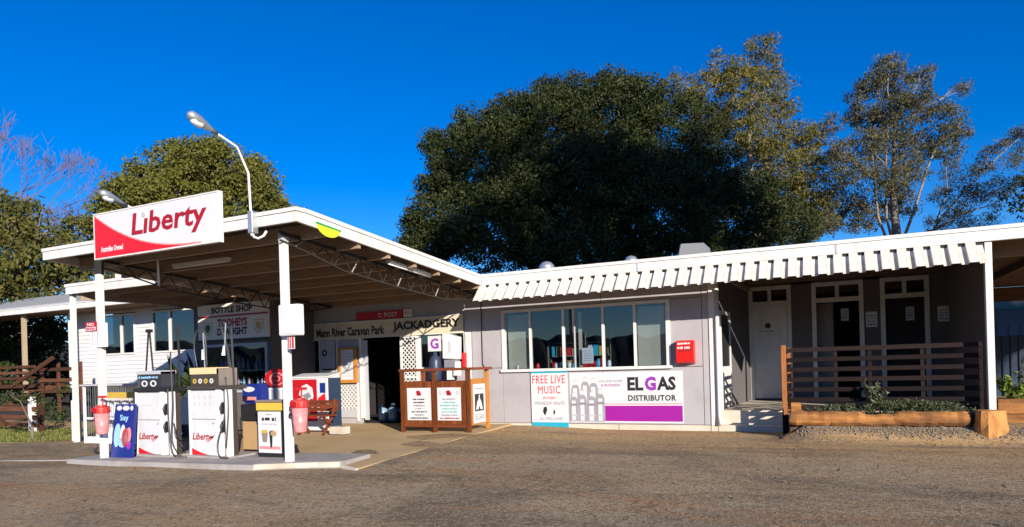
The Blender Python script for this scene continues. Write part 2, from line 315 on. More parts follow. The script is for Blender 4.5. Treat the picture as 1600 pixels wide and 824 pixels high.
def copy_tree(o, parent=None, shift=(0, 0, 0)):
    c = o.copy(); COL.objects.link(c)
    if parent: c.parent = parent
    else: c.location = Vector(o.location) + Vector(shift)
    for ch in list(o.children): copy_tree(ch, c)
    return c
def text(s, parent, mat, box, d, face='front', bold=0.0, shear=0.0, name='lettering', depth=0.002, space=1.0):
    """word fitted to box (a0,a1,z0,z1) on the plane y=d (front) or x=d (right)"""
    cu = bpy.data.curves.new('t', 'FONT'); cu.body = s; cu.size = 1; cu.offset = bold; cu.shear = shear; cu.resolution_u = 2; cu.extrude = 0.01; cu.space_character = space
    to = bpy.data.objects.new('t', cu); me = bpy.data.meshes.new_from_object(to); bpy.data.objects.remove(to); bpy.data.curves.remove(cu)
    co = np.empty(len(me.vertices)*3); me.vertices.foreach_get('co', co); co = co.reshape(-1, 3)
    lo, hi = co.min(0), co.max(0); a0, a1, z0, z1 = box; ox = origin_of(parent)
    u = a0 + (co[:, 0]-lo[0])/(hi[0]-lo[0])*(a1-a0); w = z0 + (co[:, 1]-lo[1])/(hi[1]-lo[1])*(z1-z0); q = (co[:, 2]-lo[2])/(hi[2]-lo[2])*depth
    out = np.stack([u, d-q, w], 1) if face == 'front' else np.stack([d+q, u, w], 1)
    me.vertices.foreach_set('co', (out-np.array(ox)).ravel()); me.materials.clear(); me.materials.append(M[mat]); me.name = name
    return link(name, me, parent)
def scribble(parent, mat, a0, a1, z0, z1, d, face='front', seed=0, name='small_print'):
    """print too small to read: a row of word-length marks"""
    r = random.Random(seed); mb = MB(); a = a0
    while a < a1 - 0.004:
        w = r.uniform(0.4, 1.4)*(z1-z0)*1.2; e = min(a+w, a1); h0 = z0 + r.uniform(0, 0.25)*(z1-z0); h1 = z1 - r.uniform(0, .2)*(z1-z0)
        if face == 'front': mb.box(a, e, d-0.0015, d, h0, h1)
        else: mb.box(d, d+0.0015, a, e, h0, h1)
        a = e + (z1-z0)*r.choice((0.25, 0.25, 0.6))
    return part(name, mb, mat, parent)
def ring2d(cx, cz, r, n=20, sx=1.0, sz=1.0, a0=0, a1=2*math.pi):
    return [(cx + r*sx*math.cos(a0+(a1-a0)*k/n), cz + r*sz*math.sin(a0+(a1-a0)*k/n)) for k in range(n)]
def arc_band(mb, cx, cz, r0, r1, a0, a1, plane, d0, d1, n=18, sx=1.0):
    o = [(cx + r1*sx*math.cos(a0+(a1-a0)*k/n), cz + r1*math.sin(a0+(a1-a0)*k/n)) for k in range(n+1)]
    i = [(cx + r0*sx*math.cos(a0+(a1-a0)*k/n), cz + r0*math.sin(a0+(a1-a0)*k/n)) for k in range(n+1)]
    for k in range(n): mb.prism([o[k], o[k+1], i[k+1], i[k]], plane, d0, d1)
# a point at a given distance along a sight line, used for far trees whose distance is chosen by hand
def at(px, py, zc):
    x, y = px-CX, py-CY; u = x*math.cos(ROLL)-y*math.sin(ROLL); v = x*math.sin(ROLL)+y*math.cos(ROLL)
    r = Vector((math.cos(YAW), math.sin(YAW), 0)); f = Vector((-math.sin(YAW), math.cos(YAW), 0))
    return Vector((0, 0, CAM_H)) + (r*(u/FPX) + f - Vector((0, 0, 1))*(v/FPX))*zc

# ================================================================== THE GROUND
def gz(x, y):
    a = np.clip(-7.6 - x, 0, 13)*-0.0165
    t = np.clip((y-12.9)/0.75, 0, 1); m = t*t*(3-2*t)*0.25; e = np.clip((x+0.85)/0.35, 0, 1)
    far = np.clip((y-24)/30, 0, 1)*0.3
    rise = np.clip((-4.6-x)/1.9, 0, 1)*np.clip((y-8.2)/4, 0, 1)*0.068
    return rise + a*np.clip((y-2)/4, 0, 1) + m*e*np.clip((30-y)/8, 0, 1) + far
xs = np.concatenate([[-600, -200, -80, -45], np.arange(-30, 12.01, 0.30), [16, 25, 45, 80, 200, 600]])
ys = np.concatenate([[-600, -200, -60, -20, -6], np.arange(0, 18.01, 0.30), [20, 24, 30, 40, 60, 120, 250, 600]])
gx, gy = np.meshgrid(xs, ys); z = gz(gx, gy)
rough = np.sin(gx*1.9+np.sin(gy*1.3)*2)*np.sin(gy*2.3+gx*0.6)*0.010
z = z + np.where((gx > -30) & (gx < 12) & (gy > 0) & (gy < 14.0), rough, 0)
mb = MB(); mb.v = [tuple(p) for p in np.stack([gx, gy, z], -1).reshape(-1, 3)]; nx = len(xs)
mb.f = [(j*nx+i, j*nx+i+1, (j+1)*nx+i+1, (j+1)*nx+i) for j in range(len(ys)-1) for i in range(nx-1)]
g = struct('ground', mb, 'ground')
for p in g.data.polygons: p.use_smooth = True

# low hills with scrub all round, far behind the camera they show in the window glass
mb = MB(); nh = 720; rows = [(150, 0, 0.2), (175, 5, 1.5), (210, 10.5, 1.9), (300, 6, 1)]
for ri, (rad, h, var) in enumerate(rows):
    for k in range(nh):
        a = 2*math.pi*k/nh; hh = h + var*0.5*(math.sin(a*7+ri)+math.sin(a*13+2*ri)*.6 + math.sin(a*31)*.5 + math.sin(a*67+ri)*.45 + math.sin(a*113)*.5 + math.sin(a*191)*.4) if ri else -1.0
        mb.v.append((rad*math.cos(a), rad*math.sin(a), hh))
for ri in range(len(rows)-1):
    for k in range(nh): mb.f.append((ri*nh+k, ri*nh+(k+1) % nh, (ri+1)*nh+(k+1) % nh, (ri+1)*nh+k))
struct('hills', mb, 'hillgreen')

# concrete apron, pump island, kerb, lawn
def padz(y): return 0.012 + (y-8.0)*0.0142
pad = [(-13.2, 8.3), (-6.95, 8.22), (-6.52, 8.12), (-6.82, 11.79), (-7.0, 14.62), (-13.2, 14.62)]
mb = MB(); n = len(pad); mb.v = [(x, y, padz(y) - (0.06 if x < -13 else 0)) for x, y in pad] + [(x, y, -0.4) for x, y in pad]
mb.f = [tuple(range(n))] + [(i, n+i, n+(i+1) % n, (i+1) % n) for i in range(n)]
struct('concrete_apron', mb, 'pad')
def isz(x): return 0.085 + (min(x, -7.6)+7.6)*0.0165
isl = [(-12.95, 7.72), (-11.5, 7.66), (-9.9, 7.63), (-8.15, 7.65), (-7.72, 7.84), (-7.28, 8.06), (-6.92, 8.2), (-7.05, 9.15), (-12.95, 9.25)]
mb = MB(); n = len(isl)
mb.v = [(x, y, isz(x)) for x, y in isl] + [(x, y, -0.3) for x, y in isl]
mb.f = [tuple(range(n))] + [(i, n+i, n+(i+1) % n, (i+1) % n) for i in range(n)]
struct('pump_island', mb, 'concrete')
mb = MB()
for (x0, y0), (x1, y1) in zip(isl[3:6], isl[4:7]): mb.beam((x0, y0+.06, isz(x0)-.03), (x1, y1+.06, isz(x1)-.03), 0.13, 0.075)
mb.beam((-6.93, 8.22, 0.03), (-6.5, 8.10, 0.0), 0.035, 0.05)
struct('island_kerb', mb, 'kerb')
mb = MB().beam((-20.5, 6.3, -0.2), (-15.3, 7.75, -0.155), 0.06, 0.07).beam((-15.3, 7.75, -0.15), (-13.0, 8.1, -0.10), 0.06, 0.07)
struct('road_kerb', mb, 'concrete')
lawn = [(-40, 9.8), (-22, 9.9), (-18.6, 10.6), (-18.4, 12.0), (-22, 13.6), (-40, 13.6)]
mb = MB(); mb.v = [(x, y, -0.15) for x, y in lawn] + [(x, y, -0.5) for x, y in lawn]; n = len(lawn)
mb.f = [tuple(range(n))] + [(i, n+i, n+(i+1) % n, (i+1) % n) for i in range(n)]
struct('lawn', mb, 'grassbase')

def blades(name, xy, zf, h, mat, w=0.012, lean=0.5, rng=RNG):
    n = len(xy); base = np.column_stack([xy, zf]); ang = rng.uniform(0, 2*np.pi, n); hh = h*rng.uniform(0.4, 1.3, n)
    d = np.stack([np.cos(ang), np.sin(ang), 0*ang], 1); up = np.stack([d[:, 1]*lean*rng.uniform(-1, 1, n), d[:, 0]*lean*rng.uniform(-1, 1, n), np.ones(n)], 1)
    ww = w*rng.uniform(.6, 1.4, n)[:, None]
    v = np.stack([base - d*ww, base + d*ww, base + up*hh[:, None]], 1).reshape(-1, 3)
    me = bpy.data.meshes.new(name); me.from_pydata([], [], []); me.vertices.add(3*n); me.loops.add(3*n); me.polygons.add(n)
    me.vertices.foreach_set('co', v.ravel()); me.loops.foreach_set('vertex_index', np.arange(3*n, dtype=np.int32)); me.polygons.foreach_set('loop_start', np.arange(0, 3*n, 3, dtype=np.int32))
    me.update(calc_edges=True); me.materials.append(M[mat])
    return me
n = 16000; q = np.column_stack([RNG.uniform(-34, -18.4, n), RNG.uniform(9.9, 13.5, n)])
q = q[(q[:, 0] < -22) | (q[:, 1] > 9.9 + (q[:, 0]+22)*0.21)]
stuff(link('grass', blades('grass', q, np.full(len(q), -0.16), 0.10, 'grass', 0.014)))
# loose stones on the bank and scattered over the asphalt
def stones(name, pts, size, mat, seed):
    r = np.random.default_rng(seed); n = len(pts)
    base = np.array([(1,0,0),(-1,0,0),(0,1,0),(0,-1,0),(0,0,.8),(0,0,-.5)], float); tri = np.array([(0,2,4),(2,1,4),(1,3,4),(3,0,4),(2,0,5),(1,2,5),(3,1,5),(0,3,5)])
    s = size*r.lognormal(0, .45, (n, 1, 1)); v = pts[:, None, :] + (base[None]*r.uniform(.6, 1.3, (n, 6, 3)) * s)
    f = (tri[None] + (np.arange(n)*6)[:, None, None]).reshape(-1, 3)
    me = bpy.data.meshes.new(name); me.from_pydata(v.reshape(-1, 3).tolist(), [], f.tolist()); me.materials.append(M[mat]); return me
n = 6500; x = RNG.uniform(-0.9, 3.6, n); y = 13.55 - np.abs(RNG.normal(0, .24, n)); p = np.column_stack([x, y, gz(x, y)+0.002])
stuff(link('gravel', stones('gravel', p, 0.010, 'stone', 3)))
n = 500; x = RNG.uniform(-13, 4, n); y = RNG.uniform(4.5, 13.8, n); keep = ~((x < -6.4) & (y > 7.5)); x, y = x[keep], y[keep]
stuff(link('loose_stones', stones('loose_stones', np.column_stack([x, y, gz(x, y)+0.003]), 0.006, 'stone', 4)))

# ================================================================== SHOP BUILDING
shop = thing('shop_building', (-5, 16, 0), 'long low grey roadhouse shop with white fascia, fluted awning and shaded verandah', 'building')
FY = 14.6
def wp(x0, x1, z0, z1, y0=FY, y1=FY+0.1, mat='lilac', nm='wall_panel'):
    return part(nm, MB().box(x0+.004, x1-.004, y0, y1, z0+.004, z1-.004), mat, shop)
# sheeted front wall, joints left open by a few millimetres; backing behind the joints
part('wall', MB().box(-8.2, -7.2, FY+.08, FY+.18, .12, 3.4).box(-7.2, -3.15, FY+.08, FY+.18, .12, 1.36).box(-7.2, -3.15, FY+.08, FY+.18, 2.84, 3.4).box(-3.15, -2.25, FY+.08, FY+.18, .12, 3.4), 'lilacdark', shop)
wp(-8.04, -7.76, .125, 3.4); wp(-7.755, -7.21, .125, 1.45); wp(-7.755, -7.21, 1.455, 3.4)
wp(-7.21, -4.7, .125, 1.37); wp(-4.695, -2.48, .125, 1.37); wp(-3.14, -2.48, 1.375, 2.84); wp(-7.21, -4.7, 2.845, 3.4); wp(-4.695, -2.48, 2.845, 3.4)
wp(-2.475, -2.33, .125, 3.4)
for x0, x1 in ((-8.05, -4.35), (-4.345, -2.35), (-2.345, -2.2)):
    part('plinth', MB().box(x0, x1-.006, FY-.03, FY+.1, -.2, .118), 'step', shop, 0.006)
part('corner_trim', MB().box(-2.33, -2.21, FY-.025, FY+.08, .12, 3.38), 'white', shop)
part('downpipe', MB().tube([(-2.16, FY-.05, 3.3), (-2.16, FY-.05, .35), (-2.13, FY-.1, .14)], 0.045, 10), 'white', shop, smooth=True)
part('conduit', MB().tube([(-7.75, FY-.02, 3.3), (-7.75, FY-.02, 1.55), (-7.7, FY-.02, 1.48)], 0.012, 6), 'black', shop)
# ribbon window
wi = part('window', MB().box(-7.21, -7.13, FY-.03, FY+.1, 1.37, 2.84).box(-3.24, -3.14, FY-.03, FY+.1, 1.37, 2.84).box(-7.13, -3.24, FY-.03, FY+.1, 2.77, 2.84), 'white', shop)
part('sill', MB().box(-7.24, -3.12, FY-.07, FY+.1, 1.345, 1.41), 'white', wi)
for x in (-6.46, -5.62, -4.66, -3.93): part('mullion', MB().box(x-.028, x+.028, FY-.015, FY+.06, 1.41, 2.77), 'white', wi)
part('mullion', MB().box(-5.36, -5.335, FY+.0, FY+.05, 1.41, 2.77), 'midgrey', wi)
edges = [-7.13, -6.46, -5.62, -4.66, -3.93, -3.24]
for a, b in zip(edges[:-1], edges[1:]): part('pane', MB().box(a+.03, b-.03, FY+.02, FY+.028, 1.41, 2.77), 'glass', wi)
part('roller_blind', MB().box(-7.10, -6.5, FY+.12, FY+.13, 1.42, 2.72), 'curtain', wi); part('roller_blind', MB().box(-3.90, -3.26, FY+.12, FY+.13, 1.42, 2.72), 'curtain', wi)
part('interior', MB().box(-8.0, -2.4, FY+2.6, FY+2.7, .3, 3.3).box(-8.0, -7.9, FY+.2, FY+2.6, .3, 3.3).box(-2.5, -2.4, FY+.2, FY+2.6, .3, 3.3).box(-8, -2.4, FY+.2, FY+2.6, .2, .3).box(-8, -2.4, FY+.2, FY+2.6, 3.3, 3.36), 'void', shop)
tag(link('window_notice', MB().box(-5.19, -4.92, FY+.045, FY+.05, 1.5, 1.86).mesh('n', 'poster', (-5.05, FY, 1.5)), None, (-5.05, FY, 1.5)), 'white paper notice stuck inside the wide window, near its middle', 'notice')
nt_ = bpy.data.objects['window_notice']
for i in range(5): scribble(nt_, 'greyink', -5.15, -4.96, 1.56+i*.055, 1.575+i*.055, FY+.043, seed=i)
for i, (x, c, s) in enumerate(((-6.32, 'red', .07), (-5.86, 'whiteclean', .06), (-5.52, 'whiteclean', .07), (-4.56, 'whiteclean', .08), (-6.85, 'whiteclean', .05), (-4.82, 'teal', .1))):
    lab = ('small red and white pot behind the second window pane', 'small white cup on the inner sill left of the wide mullion', 'small white jug on the inner sill right of the wide mullion', 'little white jar behind the fourth pane, at its left edge', 'small white ornament in front of the left blind', 'teal tin behind the glass right of the paper notice')[i]
    single('ornament', MB().lathe((x, FY+.085, 1.411), [(s*.4, 0), (s*.55, s*.5), (s*.5, s*1.4), (s*.25, s*1.9)], 10), c, lab, 'ornament')
part('window_drape', MB().box(-5.30, -5.22, FY+.14, FY+.17, 1.42, 2.7), 'curtain', wi)
rk = thing('display_rack', (-5.6, 15.7, .3), 'brown display rack with packets standing in the room behind the wide window', 'rack')
for z in (1.35, 1.68, 2.0): part('shelf', MB().box(-6.4, -4.8, 15.55, 15.85, z, z+.025), 'pumpbrown', rk)
for x in (-6.42, -5.6, -4.8): part('upright', MB().box(x, x+.03, 15.55, 15.85, .3, 2.25), 'pumpbrown', rk)
rr = random.Random(12)
for z in (1.375, 1.705):
    for k in range(11):
        x = -6.33+k*.138; h_ = rr.uniform(.12, .26); part('packet', MB().box(x, x+rr.uniform(.07, .12), 15.57, 15.7, z, z+h_), rr.choice(('red', 'gold', 'poster', 'teal', 'cardboard', 'crimson', 'paleblue')), rk)
# recess: skewed side wall with screen door
sa, sb = Vector((-2.2, 14.62, 0)), Vector((-1.94, 18.5, 0)); sd_ = (sb-sa).normalized(); sn = Vector((sd_.y, -sd_.x, 0))
def side(a0, a1, z0, z1, t0, t1, mat, nm, par=shop):
    P = [sa+sd_*a0-sn*t0*-1, sa+sd_*a1-sn*t0*-1, sa+sd_*a1+sn*t1, sa+sd_*a0+sn*t1]
    mb = MB(); mb.v = [(p.x, p.y, z0) for p in P]+[(p.x, p.y, z1) for p in P]; mb.f = [(0,1,2,3),(4,5,6,7),(0,1,5,4),(1,2,6,5),(2,3,7,6),(3,0,4,7)]
    return part(nm, mb, mat, par)
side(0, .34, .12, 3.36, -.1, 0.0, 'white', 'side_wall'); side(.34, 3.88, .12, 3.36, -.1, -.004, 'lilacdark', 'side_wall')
sdr = side(.34, .40, .4, 2.56, 0.0, .035, 'white', 'screen_door'); side(1.28, 1.36, .4, 2.56, 0.0, .035, 'white', 'frame', sdr); side(.40, 1.28, 2.48, 2.56, 0, .035, 'white', 'frame', sdr)
side(.40, 1.28, .45, 1.35, 0.0, .012, 'white', 'lower_panel', sdr); side(.40, 1.28, 1.35, 2.48, 0.0, .01, 'black', 'mesh_panel', sdr)
# recess back wall, doors
BY = 18.5; FZ = 0.42; BK = 18.5/17.0     # the back wall was measured as if 17 m off; it stands deeper
def X_(x): return x*BK
def Z_(z): return 1.5+(z-1.5)*BK
def bb(*a):
    mb = MB()
    for x0, x1, y0, y1, z0, z1 in a: mb.box(X_(x0), X_(x1), BY+y0, BY+y1, FZ if z0 is None else Z_(z0), Z_(z1))
    return mb
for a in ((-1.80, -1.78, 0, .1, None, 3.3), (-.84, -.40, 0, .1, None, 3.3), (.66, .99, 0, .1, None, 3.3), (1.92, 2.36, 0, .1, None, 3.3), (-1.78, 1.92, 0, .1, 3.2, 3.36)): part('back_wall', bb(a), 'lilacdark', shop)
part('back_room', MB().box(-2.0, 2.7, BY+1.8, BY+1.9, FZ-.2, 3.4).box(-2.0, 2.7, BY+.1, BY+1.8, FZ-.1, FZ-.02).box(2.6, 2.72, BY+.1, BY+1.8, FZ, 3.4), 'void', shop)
def doorway(x0, x1):
    xm = (x0+x1)/2
    f = part('door_frame', bb((x0, x0+.09, -.04, .05, None, 3.2), (x1-.09, x1, -.04, .05, None, 3.2), (x0+.09, x1-.09, -.04, .05, 3.11, 3.2), (x0+.09, x1-.09, -.04, .05, 2.74, 2.84), (xm-.04, xm+.04, -.03, .05, 2.84, 3.11)), 'white', shop)
    for a, b in ((x0+.09, xm-.04), (xm+.04, x1-.09)): part('transom_pane', bb((a, b, .01, .018, 2.84, 3.11)), 'glassdark', f)
    return f
doorway(-1.78, -.84); doorway(-.40, .66); doorway(.99, 1.92)
dr = part('door', bb((-1.69, -.94, 0, .045, .55, 2.735)), 'white', shop, 0.004, label='white closed door')
part('emblem', MB().prism(ring2d(X_(-1.36), Z_(2.27), .075, 14), 'xz', BY-.004, BY), 'ink', dr)
scribble(dr, 'greyink', X_(-1.47), X_(-1.25), Z_(2.12), Z_(2.16), BY-.001, seed=5); scribble(dr, 'midgrey', X_(-1.44), X_(-1.28), Z_(2.04), Z_(2.07), BY-.001, seed=6)
part('handle', MB().tube([(X_(-1.0), BY-.06, 1.5), (X_(-1.0), BY, 1.5)], .025, 8), 'zinc', dr)
part('threshold', MB().box(X_(-1.69), X_(-.94), BY-.02, BY+.05, FZ+.004, Z_(.55)), 'black', shop)
part('door', bb((-.31, .04, .3, .34, None, 2.735)), 'pumpbrown', shop, label='brown door leaf half way back in the doorway')
dr = part('door', bb((1.08, 1.83, .06, .1, None, 2.735)), 'void', shop, label='dark closed door'); part('handle', MB().tube([(X_(1.75), BY, 1.5), (X_(1.75), BY+.06, 1.5)], .025, 8), 'zinc', dr)
for x0, x1, z0, z1, y, lab in ((.70, .92, 2.13, 2.47, -.006, 'white notice on the shaded wall between the two dark doorways'), (2.07, 2.29, 2.18, 2.51, -.006, 'white notice on the shaded wall right of the last doorway'), (1.48, 1.64, 2.24, 2.54, .052, 'small pale notice stuck on the dark closed door'), (.20, .36, 2.30, 2.58, .06, 'pale blue notice hanging inside the open middle doorway')):
    o = single('wall_notice', bb((x0, x1, y, y+.006, z0, z1)), 'midgrey' if x0 in (1.48, .20) else 'poster', lab, 'notice')
    for k in range(4): scribble(o, 'blue' if k < 2 else 'greyink', X_(x0)+.03, X_(x1)-.03, Z_(z0+.04+k*(z1-z0-.08)/4), Z_(z0+.075+k*(z1-z0-.08)/4), BY+y-.001, seed=k+int(x0*10))
# verandah floor, steps
struct('verandah_floor', MB().box(-2.16, 2.66, 14.78, BY, .1, FZ), 'step')
struct('entry_step', MB().box(-2.19, -.9, 14.57, 14.78, -.2, .125).box(-.9, 2.6, 14.1, 14.78, -.1, FZ-.03), 'step')
# roof, fascia
part('roof', MB().box(-7.25, 9.5, 13.75, 24.5, 3.55, 3.62).box(-17.0, -7.25, 14.7, 24.5, 3.55, 3.62), 'roof', shop)
for i in range(42): part('soffit_board', MB().box(-7.2, 9.5, 13.78+i*.25, 13.78+i*.25+.243, 3.40, 3.42), 'soffit', shop)
part('ceiling_beam', MB().box(-2.2, 9.4, 14.55, 14.68, 3.18, 3.40), 'purlin', shop)
part('ceiling_beam', MB().beam((-2.14, 14.72, 3.33), (-1.92, 18.4, 3.30), .07, .12), 'purlin', shop)
for x in (3.6, 5.0, 6.4): part('ceiling_beam', MB().box(x, x+.09, 13.8, 20, 3.24, 3.40), 'soffit', shop)
part('back_beam', MB().box(2.6, 9.5, 24.2, 24.32, 2.98, 3.39), 'soffit', shop)
for x in (-3.6, .1, 3.02): part('fascia_joint', MB().box(x, x+.035, 13.652, 13.662, 3.37, 3.54), 'midgrey', shop)
fa = part('fascia', MB().box(-7.22, 9.6, 13.66, 13.75, 3.365, 3.545), 'white', shop)
part('capping', MB().box(-7.2, 9.6, 13.64, 13.8, 3.548, 3.612), 'white', fa)
# fluted awning: 38 tray-shaped panels hung from the fascia
pw = .2516; tz, bz, ty, by = 3.33, 2.955, 13.63, 13.26
def awning_mesh():
    mb = MB(); prof = [(0.0, -.004), (.006, .068), (.146, .068), (.152, -.004), (pw, -.004)]; th = .006
    for end, (yy, zz) in enumerate(((ty, tz), (by, bz))):
        for k in (0, 1):
            for a, d in prof: mb.v.append((a, yy - (d - k*th)*.80, zz + (d - k*th)*-.0 + (d-k*th)*.30))
    m_ = len(prof)
    for i in range(m_-1):
        a, b = i, i+1
        mb.f += [(a, b, 2*m_+b, 2*m_+a), (m_+b, m_+a, 3*m_+a, 3*m_+b), (a, m_+a, m_+b, b), (2*m_+a, 2*m_+b, 3*m_+b, 3*m_+a)]
    mb.f += [(0, 2*m_, 3*m_, m_), (m_-1, 2*m_-1, 4*m_-1, 3*m_-1)]
    return mb
amesh = awning_mesh().mesh('awning_panel', 'awning', (0, 0, 0)); so_ = origin_of(shop)
for i in range(38): link('awning_panel', amesh, shop, Vector((-7.24+i*pw, 0, 0))-so_)
part('awning_rail', MB().box(-7.22, 2.33, 13.60, 13.655, 3.30, 3.335), 'black', shop)
# verandah post and its flat side
part('verandah_post', MB().box(2.36, 2.47, 13.70, 13.82, .2, 3.36), 'white', shop, 0.008)
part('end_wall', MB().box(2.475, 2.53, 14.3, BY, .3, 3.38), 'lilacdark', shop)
# vents on the roof
def whirly(x, y, r, lab):
    t = thing('roof_vent', (x, y, 3.62), lab, 'vent', 'vents along the flat roof')
    part('base', MB().lathe((x, y, 3.62), [(r*.7, 0), (r*.7, .22)], 14), 'zinc', t); part('dome', MB().lathe((x, y, 3.84), [(r*.8, 0), (r, .04), (r*.95, .12), (r*.6, .2), (r*.1, .23)], 16), 'zinc', t, smooth=True)
whirly(-6.36, 15.5, .2, 'silver domed roof vent behind the white fascia near the canopy corner'); whirly(-4.32, 15.9, .18, 'low grey domed roof vent peeping over the fascia between dome and box')
t = thing('rooftop_cooler', (-2.85, 16, 3.62), 'grey metal cooler box on the flat roof above the red mailbox', 'air conditioner')
part('housing', MB().prism([(-3.22, 3.7), (-2.5, 3.7), (-2.56, 4.17), (-3.1, 4.2)], 'xz', 15.7, 16.5), 'roof', t, 0.02); part('stand', MB().box(-3.15, -2.55, 15.75, 16.45, 3.62, 3.7), 'zinc', t)

# --- shop front under the canopy
part('upper_wall', MB().box(-13.1, -8.04, FY, FY+.1, 2.36, 3.42), 'lilac', shop)
for x0, x1, zt in ((-13.1, -12.245, 1.46), (-12.24, -11.5, 2.36), (-9.62, -8.205, 1.46), (-8.2, -8.05, 2.36)): part('front_wall', MB().box(x0, x1, FY, FY+.1, .02, zt), 'lilac', shop)
part('door_jamb', MB().box(-11.5, -11.43, FY-.03, FY+.1, .2, 2.36), 'white', shop)
part('strip_curtain', MB().box(-11.43, -11.29, FY+.05, FY+.08, .15, 2.3), 'midgrey', shop)
part('pillar', MB().box(-8.2, -8.05, FY-.06, FY-.03, .2, 2.36), 'white', shop)
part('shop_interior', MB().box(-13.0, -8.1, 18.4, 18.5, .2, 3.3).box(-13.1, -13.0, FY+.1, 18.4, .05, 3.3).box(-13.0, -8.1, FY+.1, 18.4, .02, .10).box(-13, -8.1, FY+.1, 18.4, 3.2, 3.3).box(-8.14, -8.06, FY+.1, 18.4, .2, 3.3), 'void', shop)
part('interior_shelf', MB().box(-10.9, -10.3, 16.0, 16.5, .26, 1.7).box(-10.75, -10.70, 15.6, 15.7, .4, 2.0), 'room', shop)
# display window with poster left of the door, and the servery window right of it
w2 = part('window', MB().box(-12.90, -12.84, FY-.02, FY+.06, 1.46, 2.36).box(-12.30, -12.24, FY-.02, FY+.06, 1.46, 2.36).box(-12.84, -12.30, FY-.02, FY+.06, 1.46, 1.52), 'white', shop)
part('pane', MB().box(-12.84, -12.30, FY+.02, FY+.03, 1.52, 2.36), 'glassdark', w2)
w3 = part('window', MB().box(-9.62, -9.55, FY-.02, FY+.06, 1.46, 2.36).box(-8.27, -8.2, FY-.02, FY+.06, 1.46, 2.36).box(-9.55, -8.27, FY-.02, FY+.06, 1.46, 1.52).box(-8.98, -8.93, FY-.01, FY+.05, 1.52, 2.36), 'white', shop)
part('pane', MB().box(-9.55, -8.98, FY+.02, FY+.03, 1.52, 2.36), 'glassdark', w3); part('pane', MB().box(-8.93, -8.27, FY+.02, FY+.03, 1.52, 2.36), 'glassdark', w3)
def lattice(par, x0, x1, z0, z1, y, pitch=.085, w=.028, nm='lattice'):
    mb = MB(); H = z1-z0; Wd = x1-x0
    for s in (1, -1):
        c = -H
        while c < Wd:
            a0, a1 = max(0, c), min(Wd, c+H)
            if a1 - a0 > .02:
                xa, xb = (x0+a0, x0+a1) if s > 0 else (x1-a0, x1-a1)
                mb.beam((xa, y+(.006 if s > 0 else -.006), z0+a0-c), (xb, y+(.006 if s > 0 else -.006), z0+a1-c), w, .010, up=(0, 1, 0))
            c += pitch*1.414
    return part(nm, mb, 'white', par)
ld = part('lattice_door', MB().box(-10.16, -10.11, FY-.05, FY, .22, 2.36).box(-9.68, -9.62, FY-.05, FY, .22, 2.36).box(-10.11, -9.68, FY-.05, FY, 2.30, 2.36).box(-10.11, -9.68, FY-.05, FY, 1.25, 1.31), 'white', shop)
lattice(ld, -10.11, -9.68, 1.31, 2.30, FY-.02); lattice(ld, -10.11, -9.68, .24, 1.25, FY-.02)
lp = part('lattice_panel', MB().box(-12.25, -12.2, FY-.06, FY-.01, .12, 1.16), 'white', shop); part('lattice_edge', MB().box(-11.6, -11.55, FY-.06, FY-.01, .12, 1.16), 'white', lp); lattice(lp, -12.2, -11.6, .45, 1.14, FY-.03)
part('base_panel', MB().box(-12.2, -11.6, FY-.05, FY-.01, .22, .45), 'midgrey', lp)
# --- bottle shop, standing forward of the main wall
BS = 13.0
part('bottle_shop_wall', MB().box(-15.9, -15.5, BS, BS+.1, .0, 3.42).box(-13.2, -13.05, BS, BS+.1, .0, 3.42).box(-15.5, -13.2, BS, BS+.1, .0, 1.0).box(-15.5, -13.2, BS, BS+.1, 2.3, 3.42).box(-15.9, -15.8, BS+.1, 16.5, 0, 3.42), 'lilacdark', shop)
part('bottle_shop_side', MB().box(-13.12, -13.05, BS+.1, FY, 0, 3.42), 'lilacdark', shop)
w4 = part('window', MB().box(-15.5, -15.43, BS-.03, BS+.05, 1.0, 2.3).box(-13.27, -13.2, BS-.03, BS+.05, 1.0, 2.3).box(-15.43, -13.27, BS-.03, BS+.05, 2.23, 2.3).box(-15.43, -13.27, BS-.04, BS+.05, 1.0, 1.06).box(-14.62, -14.56, BS-.02, BS+.05, 1.06, 2.23), 'midgrey', shop)
part('pane', MB().box(-15.43, -14.62, BS+.01, BS+.02, 1.06, 2.23), 'glass', w4); part('pane', MB().box(-14.56, -13.27, BS+.01, BS+.02, 1.06, 2.23), 'glass', w4)
part('shop_interior', MB().box(-15.7, -13.15, BS+1.2, BS+1.3, .1, 3.2).box(-15.7, -13.15, BS+.1, BS+1.2, .9, 1.0).box(-15.7, -13.15, BS+.1, BS+1.2, 2.5, 2.55), 'void', shop)
sh = part('bottle_shelf', MB().box(-15.4, -13.25, BS+.12, BS+.5, 1.04, 1.08), 'midgrey', shop); part('bottle_shelf', MB().box(-15.4, -13.25, BS+.12, BS+.5, 1.56, 1.59), 'midgrey', shop)
protos = {}
for k, (mat, col) in enumerate((('bottleglass', 'dark green'), ('bottleblue', 'pale blue'), ('bottlepink', 'pink labelled'))):
    for sy, (zz, pos) in enumerate(((1.08, 'lower'), (1.59, 'upper'))):
        for j in range(5):
            x = -15.3 + (j*3+k)*.142 + random.uniform(-.02, .02); y = BS+.22+random.uniform(0, .1)
            if (mat, 0) not in protos:
                protos[(mat, 0)] = MB().lathe((0, 0, 0), [(.042, 0), (.045, .02), (.045, .2), (.018, .27), (.018, .34)], 10).mesh('bottle', mat, smooth=True)
            o = link('bottle', protos[(mat, 0)], None, (x, y, zz))
            tag(o, f'{col} bottle on the {pos} bottle shop shelf, {("leftmost", "second from the left", "middle one", "second from the right", "rightmost")[j]} of its colour', 'bottle', f'{col} bottles on the {pos} bottle shop shelf')

